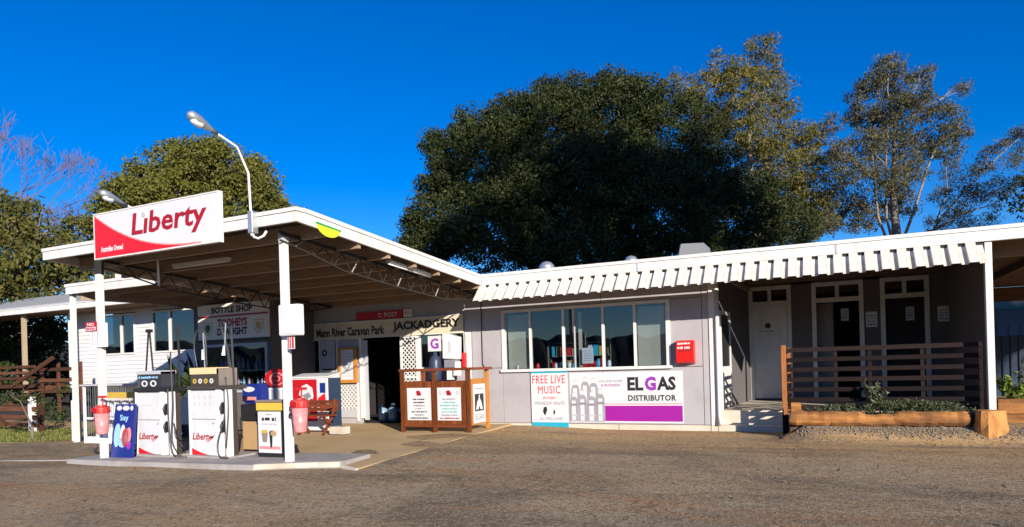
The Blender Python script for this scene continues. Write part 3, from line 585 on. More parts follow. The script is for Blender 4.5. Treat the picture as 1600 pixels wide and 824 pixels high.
# ================================================================== FORECOURT CANOPY
can = thing('forecourt_canopy', (-10, 8, 0), 'large white edged fuel canopy on slim white posts with open steel trusses', 'canopy')
def zu(y): return 3.77 - (y-7.78)*0.0693
CX0, CX1 = -13.55, -7.22
ff = part('fascia', MB().box(CX0, CX1, 7.75, 7.81, zu(7.78), zu(7.78)+.155), 'white', can, label='front fascia board')
part('capping', MB().box(CX0-.01, CX1+.02, 7.73, 7.9, zu(7.78)+.157, zu(7.78)+.215), 'white', ff)
def sloped(x0, x1, y0, y1, dz0, dz1):
    mb = MB(); mb.v = [(x, y, zu(y)+d) for y in (y0, y1) for d in (dz0, dz1) for x in (x0, x1)]
    mb.f = [(0,1,3,2),(4,5,7,6),(0,1,5,4),(2,3,7,6),(0,2,6,4),(1,3,7,5)]; return mb
sf = part('fascia', sloped(CX1-.05, CX1, 7.81, 13.64, 0, .17), 'white', can, label='right side fascia board'); part('capping', sloped(CX1-.07, CX1+.02, 7.9, 13.64, .172, .235), 'white', sf)
sf = part('fascia', sloped(CX0, CX0+.05, 7.81, 14.5, 0, .17), 'white', can, label='left side fascia board'); part('capping', sloped(CX0-.01, CX0+.07, 7.9, 14.5, .172, .235), 'white', sf)
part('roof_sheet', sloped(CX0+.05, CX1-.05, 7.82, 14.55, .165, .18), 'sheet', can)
for i in range(8):
    y = 8.45+i*.86; part('purlin', MB().box(CX0+.06, CX1-.06, y-.04, y+.04, zu(y)-.075, zu(y)+.163), 'purlin', can)
part('ledger', MB().box(-13.0, -7.3, 14.5, 14.6, 3.3, 3.46), 'purlin', can)
for X in (-7.78, -12.3):
    tr = part('truss', MB().beam((X, 7.95, zu(7.95)-.06), (X, 14.5, zu(14.5)-.06), .05, .06), 'steel', can)
    bot = [(7.98, 3.58), (8.6, 3.47), (9.5, 3.27), (11.2, 3.13), (12.9, 3.03), (13.8, 3.10), (14.45, 3.24)]
    for (y0, z0), (y1, z1) in zip(bot[:-1], bot[1:]): part('bottom_chord', MB().beam((X, y0, z0), (X, y1, z1), .024, .024), 'steel', tr)
    yy = np.linspace(8.3, 14.4, 27)
    for k in range(26):
        a, b = yy[k], yy[k+1]; bz_ = lambda y: float(np.interp(y, [p[0] for p in bot], [p[1] for p in bot]))
        p = (X, a, zu(a)-.06 if k % 2 else bz_(a)); q_ = (X, b, bz_(b) if k % 2 else zu(b)-.06)
        part('web_bar', MB().beam(p, q_, .016, .016), 'pumpgrey' if k % 6 == 0 else 'steel', tr)
px_, py_ = -7.84, 8.12
part('post', MB().box(px_-.055, px_+.055, py_-.055, py_+.055, isz(px_)-.1, 3.58), 'white', can, 0.008); part('post_cap', MB().box(px_-.056, px_+.056, py_-.056, py_+.056, 3.58, zu(py_)-.02), 'midgrey', can)
part('post', MB().box(-12.25-.055, -12.25+.055, 7.99-.055, 7.99+.055, isz(-12.25)-.1, 3.42), 'white', can, 0.008); part('post_cap', MB().box(-12.306, -12.194, 7.934, 8.046, 3.42, zu(7.99)-.02), 'steel', can)
# fluorescent battens under the canopy
for (p, q_, lab) in (((-7.5, 10.45, 3.53), (-7.5, 11.9, 3.43), 'white tube light batten under the canopy along its right truss'), ((-11.45, 8.95, 3.62), (-9.98, 8.95, 3.62), 'white tube light batten under the canopy behind the big sign')):
    t = thing('tube_light', p, lab, 'light'); part('housing', MB().beam(p, q_, .11, .05), 'white', t)
    p2, q2 = Vector(p)-Vector((0, 0, .04)), Vector(q_)-Vector((0, 0, .04)); part('tube', MB().tube([p2, q2], .018, 8), 'lens', t, smooth=True)
# lower canopy to the left
c2 = thing('side_canopy', (-15.5, 10.6, 0), 'smaller white edged canopy roof beyond the pumps on a slim white post', 'canopy')
f2 = part('fascia', MB().box(-17.4, -13.60, 10.47, 10.53, 3.62, 3.80), 'white', c2); part('capping', MB().box(-17.42, -13.60, 10.45, 10.6, 3.802, 3.87), 'white', f2)
part('fascia', MB().beam((-17.37, 10.53, 3.72), (-17.37, 16.3, 3.50), .05, .2), 'white', c2)
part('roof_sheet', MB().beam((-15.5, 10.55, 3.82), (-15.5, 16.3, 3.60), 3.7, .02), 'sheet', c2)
for i in range(6): y = 11.0+i*.9; part('purlin', MB().box(-17.3, -13.62, y-.04, y+.04, 3.60-(y-10.5)*.038, 3.78-(y-10.5)*.038), 'purlin', c2)
part('beam', MB().beam((-17.0, 10.6, 3.52), (-13.7, 15.9, 3.30), .06, .12), 'purlin', c2)
part('post', MB().box(-17.42, -17.31, 10.57, 10.68, -.35, 3.62), 'white', c2, 0.008)
part('stay', MB().box(-15.68, -15.57, 10.62, 10.70, 3.82, 4.02), 'white', c2)

# ================================================================== SIGNS, LAMPS ON THE CANOPY
sg = thing('fuel_sign', (-10.2, 7.6, 3.6), 'big white and red fuel brand sign fixed across the canopy front', 'sign')
SX0, SX1, SZ0, SZ1 = -11.74, -8.68, 3.605, 4.375
part('panel', MB().box(SX0, SX1, 7.60, 7.66, SZ0, SZ1), 'poster', sg); part('frame', MB().box(SX0-.02, SX0, 7.59, 7.67, SZ0-.02, SZ1+.02).box(SX1, SX1+.03, 7.59, 7.67, SZ0-.02, SZ1+.02).box(SX0, SX1, 7.59, 7.67, SZ1, SZ1+.02).box(SX0, SX1, 7.59, 7.67, SZ0-.02, SZ0), 'white', sg)
def curve(t): return SZ0 + .012 + (SZ1-SZ0)*.95*(1-t)**2.35
sw = [(SX0+.005, SZ0+.005)] + [(SX0+.005+(SX1-SX0)*.87*k/24, curve(k/24)) for k in range(25)]
part('swoosh', MB().prism(sw, 'xz', 7.594, 7.6), 'red', sg)
mb = MB(); L = (SX1-SX0)*.87
for k in range(24):
    t0, t1 = k/24, (k+1)/24; mb.prism([(SX0+.005+L*t0, curve(t0)), (SX0+.005+L*t1, curve(t1)), (SX0+.005+L*t1, curve(t1)+.022), (SX0+.005+L*t0, curve(t0)+.022)], 'xz', 7.5925, 7.5985)
part('swoosh_edge', mb, 'pink', sg)
text('L ıberty'.replace(' ', ''), sg, 'maroon', (-10.75, -8.93, 3.80, 4.28), 7.595, bold=.02, shear=.12, depth=.004)
part('letter_dot', MB().prism(ring2d(-10.44, 4.235, .045, 12), 'xz', 7.591, 7.595), 'midgrey', sg)
text('Australian Owned', sg, 'poster', (-11.57, -10.98, 3.70, 3.80), 7.593, bold=.03, depth=.002)
bd = thing('fascia_badge', (CX1, 8.4, 3.6), 'yellow half round badge with green edge on the canopy side fascia', 'sign')
part('disc', MB().prism([(8.19, 3.80), (8.74, 3.765)] + [(8.47+.265*math.cos(a), 3.785+.15*math.sin(a)) for a in np.linspace(-.15, -math.pi+.15, 12)], 'yz', CX1+.001, CX1+.016), 'lime', bd)
part('edge', MB().prism([(8.17, 3.835), (8.76, 3.79), (8.74, 3.768), (8.19, 3.803)], 'yz', CX1+.002, CX1+.02), 'green', bd)
def lamp(X, lab, sc=1.0):
    t = thing('street_lamp', (X, 7.68, 3.6), lab, 'lamp', 'lamps on bent poles along the canopy front')
    part('bracket', MB().box(X-.05, X+.05, 7.63, 7.75, 3.66, 4.0), 'zinc', t, .006)
    part('pole', MB().tube([(X, 7.66, 3.62), (X, 7.655, 4.0), (X, 7.63, 4.58), (X, 7.42, 4.93), (X, 7.03, 5.03)], [.02, .02, .019, .017, .015], 10), 'whiteclean', t, smooth=True)
    part('cable_loop', MB().tube([(X, 7.66, 3.68), (X+.03, 7.68, 3.60), (X+.1, 7.7, 3.575), (X+.19, 7.72, 3.61), (X+.24, 7.73, 3.68)], .02, 8), 'whiteclean', t, smooth=True)
    d = Vector((0, -.95, .28)).normalized(); p = Vector((X, 7.06, 5.02))
    h = part('lamp_head', MB().tube([p, p+d*.14, p+d*.22, p+d*.36, p+d*.47, p+d*.51], [.03, .042, .062, .08, .066, .02], 12), 'zinc', t, smooth=True)
    part('lens', MB().tube([p+d*.22+Vector((0, 0, -.025)), p+d*.3+Vector((0, 0, -.042)), p+d*.42+Vector((0, 0, -.04)), p+d*.49], [.02, .062, .058, .015], 12), 'lens', h, smooth=True)
    return t
lamp(-8.04, 'street lamp on a bent white pole right of the big sign, rising highest')
l2 = lamp(-11.45, 'street lamp head showing above the left end of the big sign'); 
for ch in list(l2.children):
    if ch.name.startswith(('bracket', 'cable_loop')): bpy.data.objects.remove(ch)
l2.location.z -= .42; l2.location.y += .95
# plates on the posts
pb = thing('post_box', (-7.55, 8.0, 2.0), 'blank white meter box fixed on the right canopy post', 'box')
part('case', MB().box(-7.80, -7.40, 7.92, 8.06, 2.07, 2.55), 'whiteclean', pb, .012); part('door', MB().box(-7.765, -7.50, 7.912, 7.92, 2.10, 2.52), 'poster', pb)
o = single('warning_plate', MB().box(-7.69, -7.55, 7.99, 8.0, 1.86, 2.06), 'poster', 'small red and white plate under the meter box on the right canopy post', 'sign')
part('print', MB().box(-7.675, -7.655, 7.987, 7.99, 1.87, 2.05).box(-7.64, -7.622, 7.987, 7.99, 1.87, 2.05).box(-7.60, -7.565, 7.987, 7.99, 1.87, 2.05), 'crimson', o)
o = single('post_board', MB().box(-12.42, -11.94, 7.90, 7.915, 2.06, 2.50), 'whiteclean', 'white notice board with columns of marks on the left canopy post', 'sign')
for i, x in enumerate((-12.36, -12.22)):
    mb = MB()
    for k in range(8): mb.box(x, x+.022, 7.897, 7.9, 2.10+k*.036, 2.10+k*.036+random.uniform(.012, .026))
    part('print', mb, 'greyink', o)
o = single('no_smoking_sign', MB().box(-12.53, -12.21, 7.88, 7.895, 2.36, 2.53), 'crimson', 'small red plate with white lettering on the left canopy post', 'sign')
text('NO', o, 'poster', (-12.47, -12.27, 2.46, 2.515), 7.878, bold=.03); part('strip', MB().box(-12.51, -12.23, 7.876, 7.88, 2.375, 2.44), 'poster', o); text('SMOKING', o, 'crimson', (-12.50, -12.24, 2.385, 2.43), 7.8755, bold=.03)
# squeegee buckets on both posts
def bucket(x, y, z, lab):
    t = thing('squeegee_bucket', (x, y, z), lab, 'bucket', 'squeegee buckets on the canopy posts')
    part('body', MB().lathe((x, y, z), [(.085, 0), (.10, .02), (.125, .38)], 14), 'pink', t, smooth=True); part('lid', MB().lathe((x, y, z+.38), [(.125, 0), (.14, .015), (.14, .11), (.125, .125), (.09, .13), (.085, .15)], 14), 'redlid', t); part('squeegee', MB().tube([(x+.03, y, z+.5), (x+.07, y-.02, z+.68)], .012, 6).box(x-.04, x+.16, y-.04, y, z+.66, z+.70), 'redlid', t)
    part('bracket', MB().box(x-.2, x-.06, y-.03, y+.03, z+.25, z+.3), 'black', t); part('label', MB().box(x-.06, x+.06, y-.15, y-.14, z+.41, z+.48), 'crimson', t)
    return t
bucket(-7.49, 8.0, .56, 'faded pink squeegee bucket with red lid on the right canopy post'); bucket(-12.03, 7.82, .47, 'faded pink squeegee bucket with red lid on the left canopy post')

# ================================================================== FUEL PUMPS
def pump(x0, lab, first):
    zb = isz(x0+.4); t = thing('fuel_pump', (x0+.4, 8.6, zb), lab, 'fuel pump', 'fuel pumps on the island')
    y0, y1 = 8.30, 8.78; w = .70; x1 = x0+w
    part('plinth', MB().box(x0-.03, x0+1.02, y0-.05, y1+.05, zb-.01, zb+.035), 'concrete', t, .008)
    part('body', MB().box(x0+.03, x1, y0+.02, y0+.36, zb+.035, zb+1.19), 'pumpgrey', t, .006)
    part('front_panel', MB().box(x0+.05, x1-.02, y0, y0+.018, zb+.04, zb+.66), 'panelgrey', t, .004); part('front_panel', MB().box(x0+.05, x1-.02, y0, y0+.018, zb+.675, zb+1.17), 'panelgrey', t, .004)
    part('frame', MB().box(x0, x0+.045, y0-.015, y0+.36, zb+.035, zb+1.19).box(x1-.015, x1+.10, y0-.02, y0+.06, zb+.035, zb+1.19), 'whiteclean', t, .006)
    part('hose_bay', MB().box(x1+.12, x1+.24, y0+.09, y0+.22, zb+.035, zb+1.17), 'darkpanel', t)
    part('side_column', MB().box(x1+.21, x1+.30, y0-.02, y0+.07, zb+.035, zb+1.19), 'whiteclean', t, .006)
    part('shoulder', MB().box(x0-.01, x1+.31, y0-.03, y0+.38, zb+1.19, zb+1.26), 'black' if first else 'darkpanel', t, .004)
    hd = part('head', MB().box(x0+.03, x1-.02, y0+.02, y0+.34, zb+1.26, zb+1.56), 'display' if first else 'darkpanel', t, .006)
    part('header', MB().box(x0+.03, x1-.02, y0+.005, y0+.35, zb+1.46 if not first else zb+1.51, zb+1.575), 'cream' if not first else 'midgrey', hd, .004)
    if first:
        scribble(hd, 'paleblue', x0+.08, x1-.1, zb+1.43, zb+1.475, y0+.018, seed=3)
        for k in range(2): mb = MB(); arc_band(mb, x0+.24+k*.24, zb+1.34, .035, .06, 0, 2*math.pi, 'xz', y0+.014, y0+.02, 14, 1.4); part('dial', mb, 'poster', hd)
    else:
        for k in range(4): mb = MB(); arc_band(mb, x0+.14+k*.14, zb+1.34, .02, .045, 0, 2*math.pi, 'xz', y0+.014, y0+.02, 12); part('dial', mb, 'poster' if k % 2 else 'gold', hd)
        part('head_end', MB().box(x1-.0, x1+.17, y0+.05, y0+.3, zb+1.26, zb+1.56), 'pumpbrown', hd)
        for r_ in range(2):
            for k in range(4): mb = MB(); arc_band(mb, x0+.15+k*.13, zb+1.06-r_*.12, .014, .032, .3*k, .3*k+5.2, 'xz', y0-.006, y0, 10, .8); part('price_digit', mb, 'midgrey', t)
        part('yellow_sticker', MB().box(x1+.13, x1+.19, y0+.038, y0+.05, zb+.98, zb+1.12), 'yellow', t); part('red_sticker', MB().box(x1+.13, x1+.19, y0+.038, y0+.05, zb+.7, zb+.8), 'red', t)
    text('Liberty', t, 'maroon', (x0+.07, x1-.15, zb+.27, zb+.43), y0-.002, bold=.02, shear=.25)
    part('letter_flourish', MB().prism([(x1-.3, zb+.31), (x1-.1, zb+.36), (x1-.08, zb+.40), (x1-.12, zb+.345), (x1-.24, zb+.27)], 'xz', y0-.005, y0-.001), 'pink', t)
    sw = [(x0+.05, zb+.045), (x1-.22, zb+.045)] + [(x1-.22-(w-.27)*k/8, zb+.05+.11*(k/8)**1.5) for k in range(1, 9)]
    part('swoosh', MB().prism(sw, 'xz', y0-.004, y0-.0005), 'red', t)
    if first: scribble(t, 'midgrey', x0+.2, x0+.42, zb+.93, zb+.95, y0-.001, seed=9)
    # tall hose masts with looping hoses
    xm = x0+.04; zt = zb+2.3
    if first:
        part('hose_mast', MB().tube([(xm+.0, 8.5, zb+1.56), (xm+.1, 8.5, zt+.02)], .016, 8), 'black', t); part('hose_mast', MB().tube([(xm+.20, 8.5, zb+1.56), (xm+.13, 8.5, zt+.02)], .016, 8), 'black', t); part('mast_cap', MB().box(xm+.07, xm+.17, 8.46, 8.54, zt, zt+.06), 'black', t)
        part('hose_mast', MB().tube([(x1+.24, 8.5, zb+1.2), (x1+.26, 8.5, zb+1.9), (x1+.22, 8.5, zt+.1)], .022, 8), 'black', t)
        hs_ = [[(x1+.24, 8.26, zb+1.25), (x1+.26, 8.24, zb+.7), (x1+.36, 8.2, zb+.2), (x1+.44, 8.2, zb+.06), (x1+.58, 8.24, zb+.05)], [(x1+.33, 8.27, zb+1.9), (x1+.38, 8.24, zb+1.0), (x1+.36, 8.22, zb+.35), (x1+.48, 8.22, zb+.12)], [(x1+.36, 8.27, zb+.62), (x1+.46, 8.25, zb+.38), (x1+.60, 8.25, zb+.45)], [(x1+.60, 8.25, zb+.2), (x1+.45, 8.24, zb+.36), (x1+.42, 8.24, zb+.5)]]
    else:
        part('hose_mast', MB().tube([(xm+.15, 8.5, zb+1.57), (xm+.13, 8.5, zt-.1)], .012, 8), 'zinc', t); part('nozzle', MB().tube([(xm+.16, 8.46, zb+1.72), (xm+.15, 8.46, zb+1.9)], [.03, .015], 8), 'whiteclean', t)
        part('hose_mast', MB().tube([(x1+.14, 8.5, zb+1.5), (x1+.05, 8.5, zb+1.95), (x1-.06, 8.5, zt-.05)], .02, 8), 'hose', t); part('hose_mast', MB().tube([(x1+.20, 8.5, zb+1.25), (x1+.17, 8.5, zt-.05)], .018, 8), 'hose', t); part('hose_mast', MB().tube([(x1+.02, 8.48, zb+1.9), (x1+.06, 8.48, zt+.05)], .012, 8), 'zinc', t)
        part('nozzle', MB().tube([(x1+.03, 8.44, zb+1.78), (x1+.05, 8.44, zb+1.95)], [.035, .015], 8), 'whiteclean', t)
        hs_ = [[(xm+.02, 8.45, zb+1.57), (xm-.05, 8.45, zb+1.95), (xm+.02, 8.45, zb+2.22), (xm+.10, 8.45, zb+2.25), (xm+.13, 8.45, zb+2.2)], [(xm+.13, 8.45, zb+2.2), (xm+.2, 8.45, zb+2.24), (xm+.25, 8.45, zb+2.0), (xm+.26, 8.45, zb+1.57)], [(x1+.20, 8.29, zb+1.15), (x1+.20, 8.27, zb+.7), (x1+.11, 8.2, zb+.3), (x1+.16, 8.18, zb+.06), (x1+.34, 8.2, zb+.03)], [(x1+.22, 8.3, zb+1.4), (x1+.33, 8.25, zb+.9), (x1+.30, 8.2, zb+.2)]]
    # nozzles resting in holsters on the strip beside the panel
    for xx, zz in ((x1+.155, .80), (x1+.155, .48)):
        hol = part('nozzle_holster', MB().box(xx-.035, xx+.035, y0-.01, y0+.085, zb+zz-.02, zb+zz+.17), 'black', t, .006)
        part('nozzle', MB().tube([(xx, y0-.03, zb+zz+.16), (xx, y0-.07, zb+zz+.08), (xx, y0-.05, zb+zz-.02)], [.014, .02, .016], 8), 'hose', hol, smooth=True)
    for k in range(4): part('panel_screw', MB().prism(ring2d(x0+.075+(w-.13)*(k % 2), zb+(.61 if k < 2 else 1.14), .010, 8), 'xz', y0-.003, y0), 'midgrey', t)
    part('panel_lock', MB().prism(ring2d(x1-.10, zb+.60, .018, 10), 'xz', y0-.006, y0), 'zinc', t)
    for h in hs_:
        # smooth the path
        P = [Vector(p) for p in h]; path = []
        for i in range(len(P)-1):
            a, b, c, d = P[max(i-1, 0)], P[i], P[i+1], P[min(i+2, len(P)-1)]
            for s in range(5):
                u = s/5; path.append(.5*((2*b)+(c-a)*u+(2*a-5*b+4*c-d)*u*u+(3*b-a-3*c+d)*u**3))
        path.append(P[-1]); part('hose', MB().tube(path, .0125, 7), 'hose', t, smooth=True)
    return t
pump(-11.77, 'white fuel pump with dark blue display head, left of the pair', True)
pump(-10.34, 'white fuel pump with cream topped head, right of the pair', False)

single('ground_hose', MB().tube([(-15.2, 9.75, -.09), (-14.6, 9.3, -.08), (-14.0, 8.95, -.07), (-13.3, 8.8, -.04), (-12.8, 8.75, .06), (-12.35, 8.6, .06), (-11.95, 8.55, .08)], .022, 7), 'black', 'black hose lying along the ground behind the left canopy post', 'hose', smooth=True)
# blue drink poster board, framed advertising bin, boxes between
o = thing('drink_poster_board', (-11.87, 8.1, .1), 'blue advertising board with bright drink picture leaning beside the left pump', 'advertising board')
bz0 = isz(-11.9)
mb = MB(); mb.v = [(-12.17, 8.05, bz0), (-11.56, 8.05, bz0), (-11.60, 8.17, .99), (-12.16, 8.17, .99), (-12.17, 8.09, bz0), (-11.56, 8.09, bz0), (-11.60, 8.21, .99), (-12.16, 8.21, .99)]
mb.f = [(0,1,2,3),(7,6,5,4),(0,4,5,1),(1,5,6,2),(2,6,7,3),(3,7,4,0)]; part('board', mb, 'navy', o)
def onb(z): return 8.05 + (z-bz0)/(.99-bz0)*.12 - .003
def blob(par, mat, cx, cz, rx, rz, nm='print', n=14, lay=0):
    mb = MB(); pts = ring2d(cx, cz, 1, n, rx, rz); mb.v = [(x, onb(z)-.001-.001*lay, z) for x, z in pts] + [(x, onb(z)+.002, z) for x, z in pts]
    mb.f = [tuple(range(n)), tuple(range(2*n-1, n-1, -1))] + [(i, n+i, n+(i+1) % n, (i+1) % n) for i in range(n)]; part(nm, mb, mat, par)
for x, r_ in ((-12.03, .075), (-11.84, .095), (-11.68, .04)): blob(o, 'poster', x, .92, r_, .045)
tx = text('Say', o, 'paleblue', (-11.98, -11.74, .66, .80), onb(.73)-.004, bold=.03)
for a in (('paleblue', -12.03, .42, .09, .22), ('poster', -11.88, .46, .065, .16), ('red', -11.80, .38, .10, .17), ('pink', -11.71, .42, .07, .15), ('poster', -11.78, .40, .03, .15), ('paleblue', -11.86, .28, .12, .08), ('purple', -11.68, .25, .06, .08)): blob(o, a[0], a[1], a[2], a[3], a[4], lay=1)
o = thing('poster_bin', (-8.62, 8.6, .1), 'black framed poster bin with yellow header beside the right canopy post', 'advertising bin')
z0 = isz(-8.6); part('cabinet', MB().box(-8.95, -8.31, 8.52, 8.72, z0+.04, 1.0), 'black', o, .008); part('header', MB().box(-8.94, -8.32, 8.505, 8.53, .86, .99), 'yellow', o); part('lid', MB().box(-8.97, -8.29, 8.5, 8.74, 1.0, 1.035), 'pumpbrown', o, .008)
part('poster', MB().box(-8.91, -8.40, 8.51, 8.52, z0+.07, .84), 'poster', o)
text('HOT BIG', o, 'ink', (-8.83, -8.49, .68, .75), 8.508, bold=.02) if False else scribble(o, 'ink', -8.82, -8.50, .67, .745, 8.509, seed=21)
scribble(o, 'greyink', -8.72, -8.58, .78, .80, 8.509, seed=22); scribble(o, 'greyink', -8.84, -8.48, .62, .635, 8.509, seed=23)
part('print', MB().prism([(-8.84, .50), (-8.69, .50), (-8.715, .32), (-8.81, .32)], 'xz', 8.507, 8.51), 'pumpbrown', o); part('print', MB().prism(ring2d(-8.765, .50, 1, 12, .08, .03), 'xz', 8.505, 8.507), 'gold', o)
part('print', MB().prism([(-8.66, .50), (-8.58, .53), (-8.60, .24), (-8.64, .22)], 'xz', 8.507, 8.51), 'ink', o); part('print', MB().prism(ring2d(-8.56, .47, 1, 10, .07, .05), 'xz', 8.506, 8.509), 'cardboard', o); part('print', MB().box(-8.89, -8.42, 8.508, 8.511, .20, .25), 'pink', o)
part('foot', MB().box(-8.93, -8.33, 8.53, 8.71, z0, z0+.04), 'black', o)
single('cardboard_box', MB().box(-10.02, -9.62, 9.2, 9.5, .08, .60), 'cardboard', 'tan cardboard box standing behind the gap between pump and poster bin', 'box')
single('drink_crate', MB().box(-10.05, -9.60, 9.18, 9.52, .61, .92), 'black', 'black crate stacked on the cardboard box', 'crate', bevel=.01)
o = single('packaged_goods', MB().box(-10.06, -9.6, 9.2, 9.5, .93, 1.30), 'navy', 'blue and white wrapped pack on top of the black crate', 'pack', bevel=.05)
part('print', MB().prism(ring2d(-9.83, 1.2, 1, 12, .14, .05), 'xz', 9.19, 9.2), 'poster', o); part('print', MB().box(-9.98, -9.66, 9.19, 9.2, 1.0, 1.06), 'pink', o)

# ================================================================== THINGS BY THE SHOP FRONT
k = thing('timber_kiosk', (-8, 13.2, .2), 'open topped red brown timber kiosk with posters on its panels', 'kiosk')
KX0, KX1, KY0, KY1 = -8.87, -7.10, 12.74, 13.66; kz = padz(12.8)-.03
part('top_rail', MB().box(KX0-.05, KX1+.05, KY0-.06, KY0+.06, 1.43, 1.49), 'kioskrail', k, .006); part('top_rail', MB().box(KX1-.08, KX1+.06, KY0+.06, KY1+.05, 1.43, 1.49), 'kioskrail', k, .006); part('top_rail', MB().box(KX0-.05, KX0+.08, KY0+.06, KY1+.05, 1.43, 1.49), 'kioskrail', k, .006)
for x, y, m_ in ((KX0, KY0, 'kiosk'), (-8.02, KY0, 'kiosk'), (KX1-.05, KY0, 'kiosk'), (KX1-.05, KY1-.05, 'kioskside'), (KX0, KY1-.05, 'kiosk')): part('post', MB().box(x-.035, x+.045, y-.03, y+.05, kz, 1.43), m_, k, .006)
def boards(x0, x1, z0, z1, n, y):
    for i in range(n): a = x0+(x1-x0)*i/n; part('board', MB().box(a+.002, a+(x1-x0)/n-.002, y, y+.022, z0, z1), 'kiosk', k, .003)
boards(KX0+.05, -8.06, .25, 1.20, 6, KY0); boards(-7.97, KX1-.09, .25, 1.20, 6, KY0)
for i in range(5): a = KY0+.05+i*(KY1-KY0-.1)/5; part('board', MB().box(KX1-.03, KX1-.008, a+.002, a+(KY1-KY0-.1)/5-.002, .22, 1.24), 'kioskside', k, .003)
for i in range(5): a = KY0+.05+i*(KY1-KY0-.1)/5; part('board', MB().box(KX0, KX0+.02, a+.002, a+(KY1-KY0-.1)/5-.002, .22, 1.2), 'kiosk', k, .003)
part('shelf', MB().box(KX0+.02, KX1-.03, KY0+.03, KY1, 1.15, 1.17), 'kioskrail', k)
part('bottom_rail', MB().box(KX0+.05, KX1-.05, KY0-.01, KY0+.03, .18, .25), 'kioskrail', k)
for nm, x0, x1, lab, mats in (('a', -8.73, -8.10, 'white notice poster with red emblem on the left front panel of the timber kiosk', ('ink', 'ink', 'greyink', 'greyink', 'ink', 'greyink', 'ink')), ('b', -7.93, -7.33, 'white notice poster with green lettering on the right front panel of the timber kiosk', ('greyink', 'tealink', 'tealink', 'tealink', 'tealink', 'greyink', 'maroon'))):
    o = single('kiosk_poster', MB().box(x0, x1, KY0-.012, KY0-.006, .335, 1.06), 'poster', lab, 'poster')
    c = (x0+x1)/2; part('emblem', MB().prism([(c-.07, .99), (c+.02, 1.0), (c+.06, .93), (c+.07, .89), (c-.05, .885), (c-.06, .93)], 'xz', KY0-.015, KY0-.012), 'maroon', o)
    if nm == 'b':
        for s in (-.22, .22): mb = MB(); arc_band(mb, c+s, .94, .02, .045, 0, 6.28, 'xz', KY0-.015, KY0-.012, 10); part('emblem', mb, 'midgrey', o)
    for i, m_ in enumerate(mats):
        hw = (.16, .15, .15 if nm == 'a' else .24, .10 if nm == 'a' else .19, .20, .13 if nm == 'a' else .2, .24)[i]; z = .82-i*.07; scribble(o, m_, c-hw, c+hw, z-.035, z, KY0-.013, seed=i*3+len(nm)+ord(nm))
o = single('gas_poster', MB().box(KX1, KX1+.006, 12.86, 13.42, .26, 1.12), 'poster', 'tall white gas poster with black bottle picture on the kiosk end', 'poster')
part('print', MB().box(KX1+.006, KX1+.008, 12.93, 13.34, .52, .90), 'ink', o); part('print', MB().prism([(13.09, .56), (12.98, .55), (13.03, .72), (13.11, .80), (13.115, .88), (13.155, .88), (13.16, .80), (13.24, .70), (13.28, .55), (13.18, .55), (13.15, .63), (13.12, .62)], 'yz', KX1+.008, KX1+.010), 'poster', o)
text('ELGAS', o, 'greyink', (12.95, 13.34, .33, .46), KX1+.006, face='right', bold=.01); scribble(o, 'greyink', 12.95, 13.34, 1.0, 1.03, KX1+.006, face='right', seed=2); scribble(o, 'midgrey', 13.0, 13.3, .94, .96, KX1+.006, face='right', seed=4)
# servery things above the kiosk
o = single('gas_sign', MB().box(-9.06, -8.68, 14.18, 14.20, 1.91, 2.29), 'poster', 'square white sign with a purple letter above the kiosk', 'sign')
text('G', o, 'purple', (-8.99, -8.75, 1.97, 2.23), 14.178, bold=.03)
single('gas_cylinder', MB().lathe((-8.87, 14.2, 1.17), [(.12, 0), (.15, .05), (.15, .5), (.11, .6), (.05, .64), (.05, .72)], 14), 'dullblue', 'dull blue cylinder standing under the square purple sign', 'gas bottle', smooth=True)
o = single('gas_dispenser', MB().prism([(-8.60, 1.72), (-8.24, 1.70), (-8.22, 2.24), (-8.60, 2.36)], 'xz', 14.1, 14.4), 'whiteclean', 'bright white sloping panel box on the servery counter', 'dispenser', bevel=.01)
part('base', MB().box(-8.57, -8.28, 14.12, 14.38, 1.5, 1.69), 'greyink', o); part('stand', MB().box(-8.52, -8.42, 14.15, 14.35, 1.2, 1.5).box(-8.33, -8.23, 14.15, 14.35, 1.3, 1.64), 'whiteclean', o); part('print', MB().box(-8.42, -8.38, 14.095, 14.1, 1.85, 2.15).box(-8.36, -8.34, 14.095, 14.1, 1.9, 2.1), 'midgrey', o)
single('counter_shelf', MB().box(-9.6, -8.2, 14.05, 14.55, 1.14, 1.17).box(-9.55, -9.5, 14.1, 14.5, .2, 1.14).box(-8.3, -8.25, 14.1, 14.5, .2, 1.14), 'kioskrail', 'brown servery counter under the right window behind the kiosk', 'counter')
single('fire_hydrant_box', MB().box(-8.24, -8.16, 14.42, 14.52, 1.5, 1.85), 'red', 'narrow red box fixed beside the white pillar', 'box')
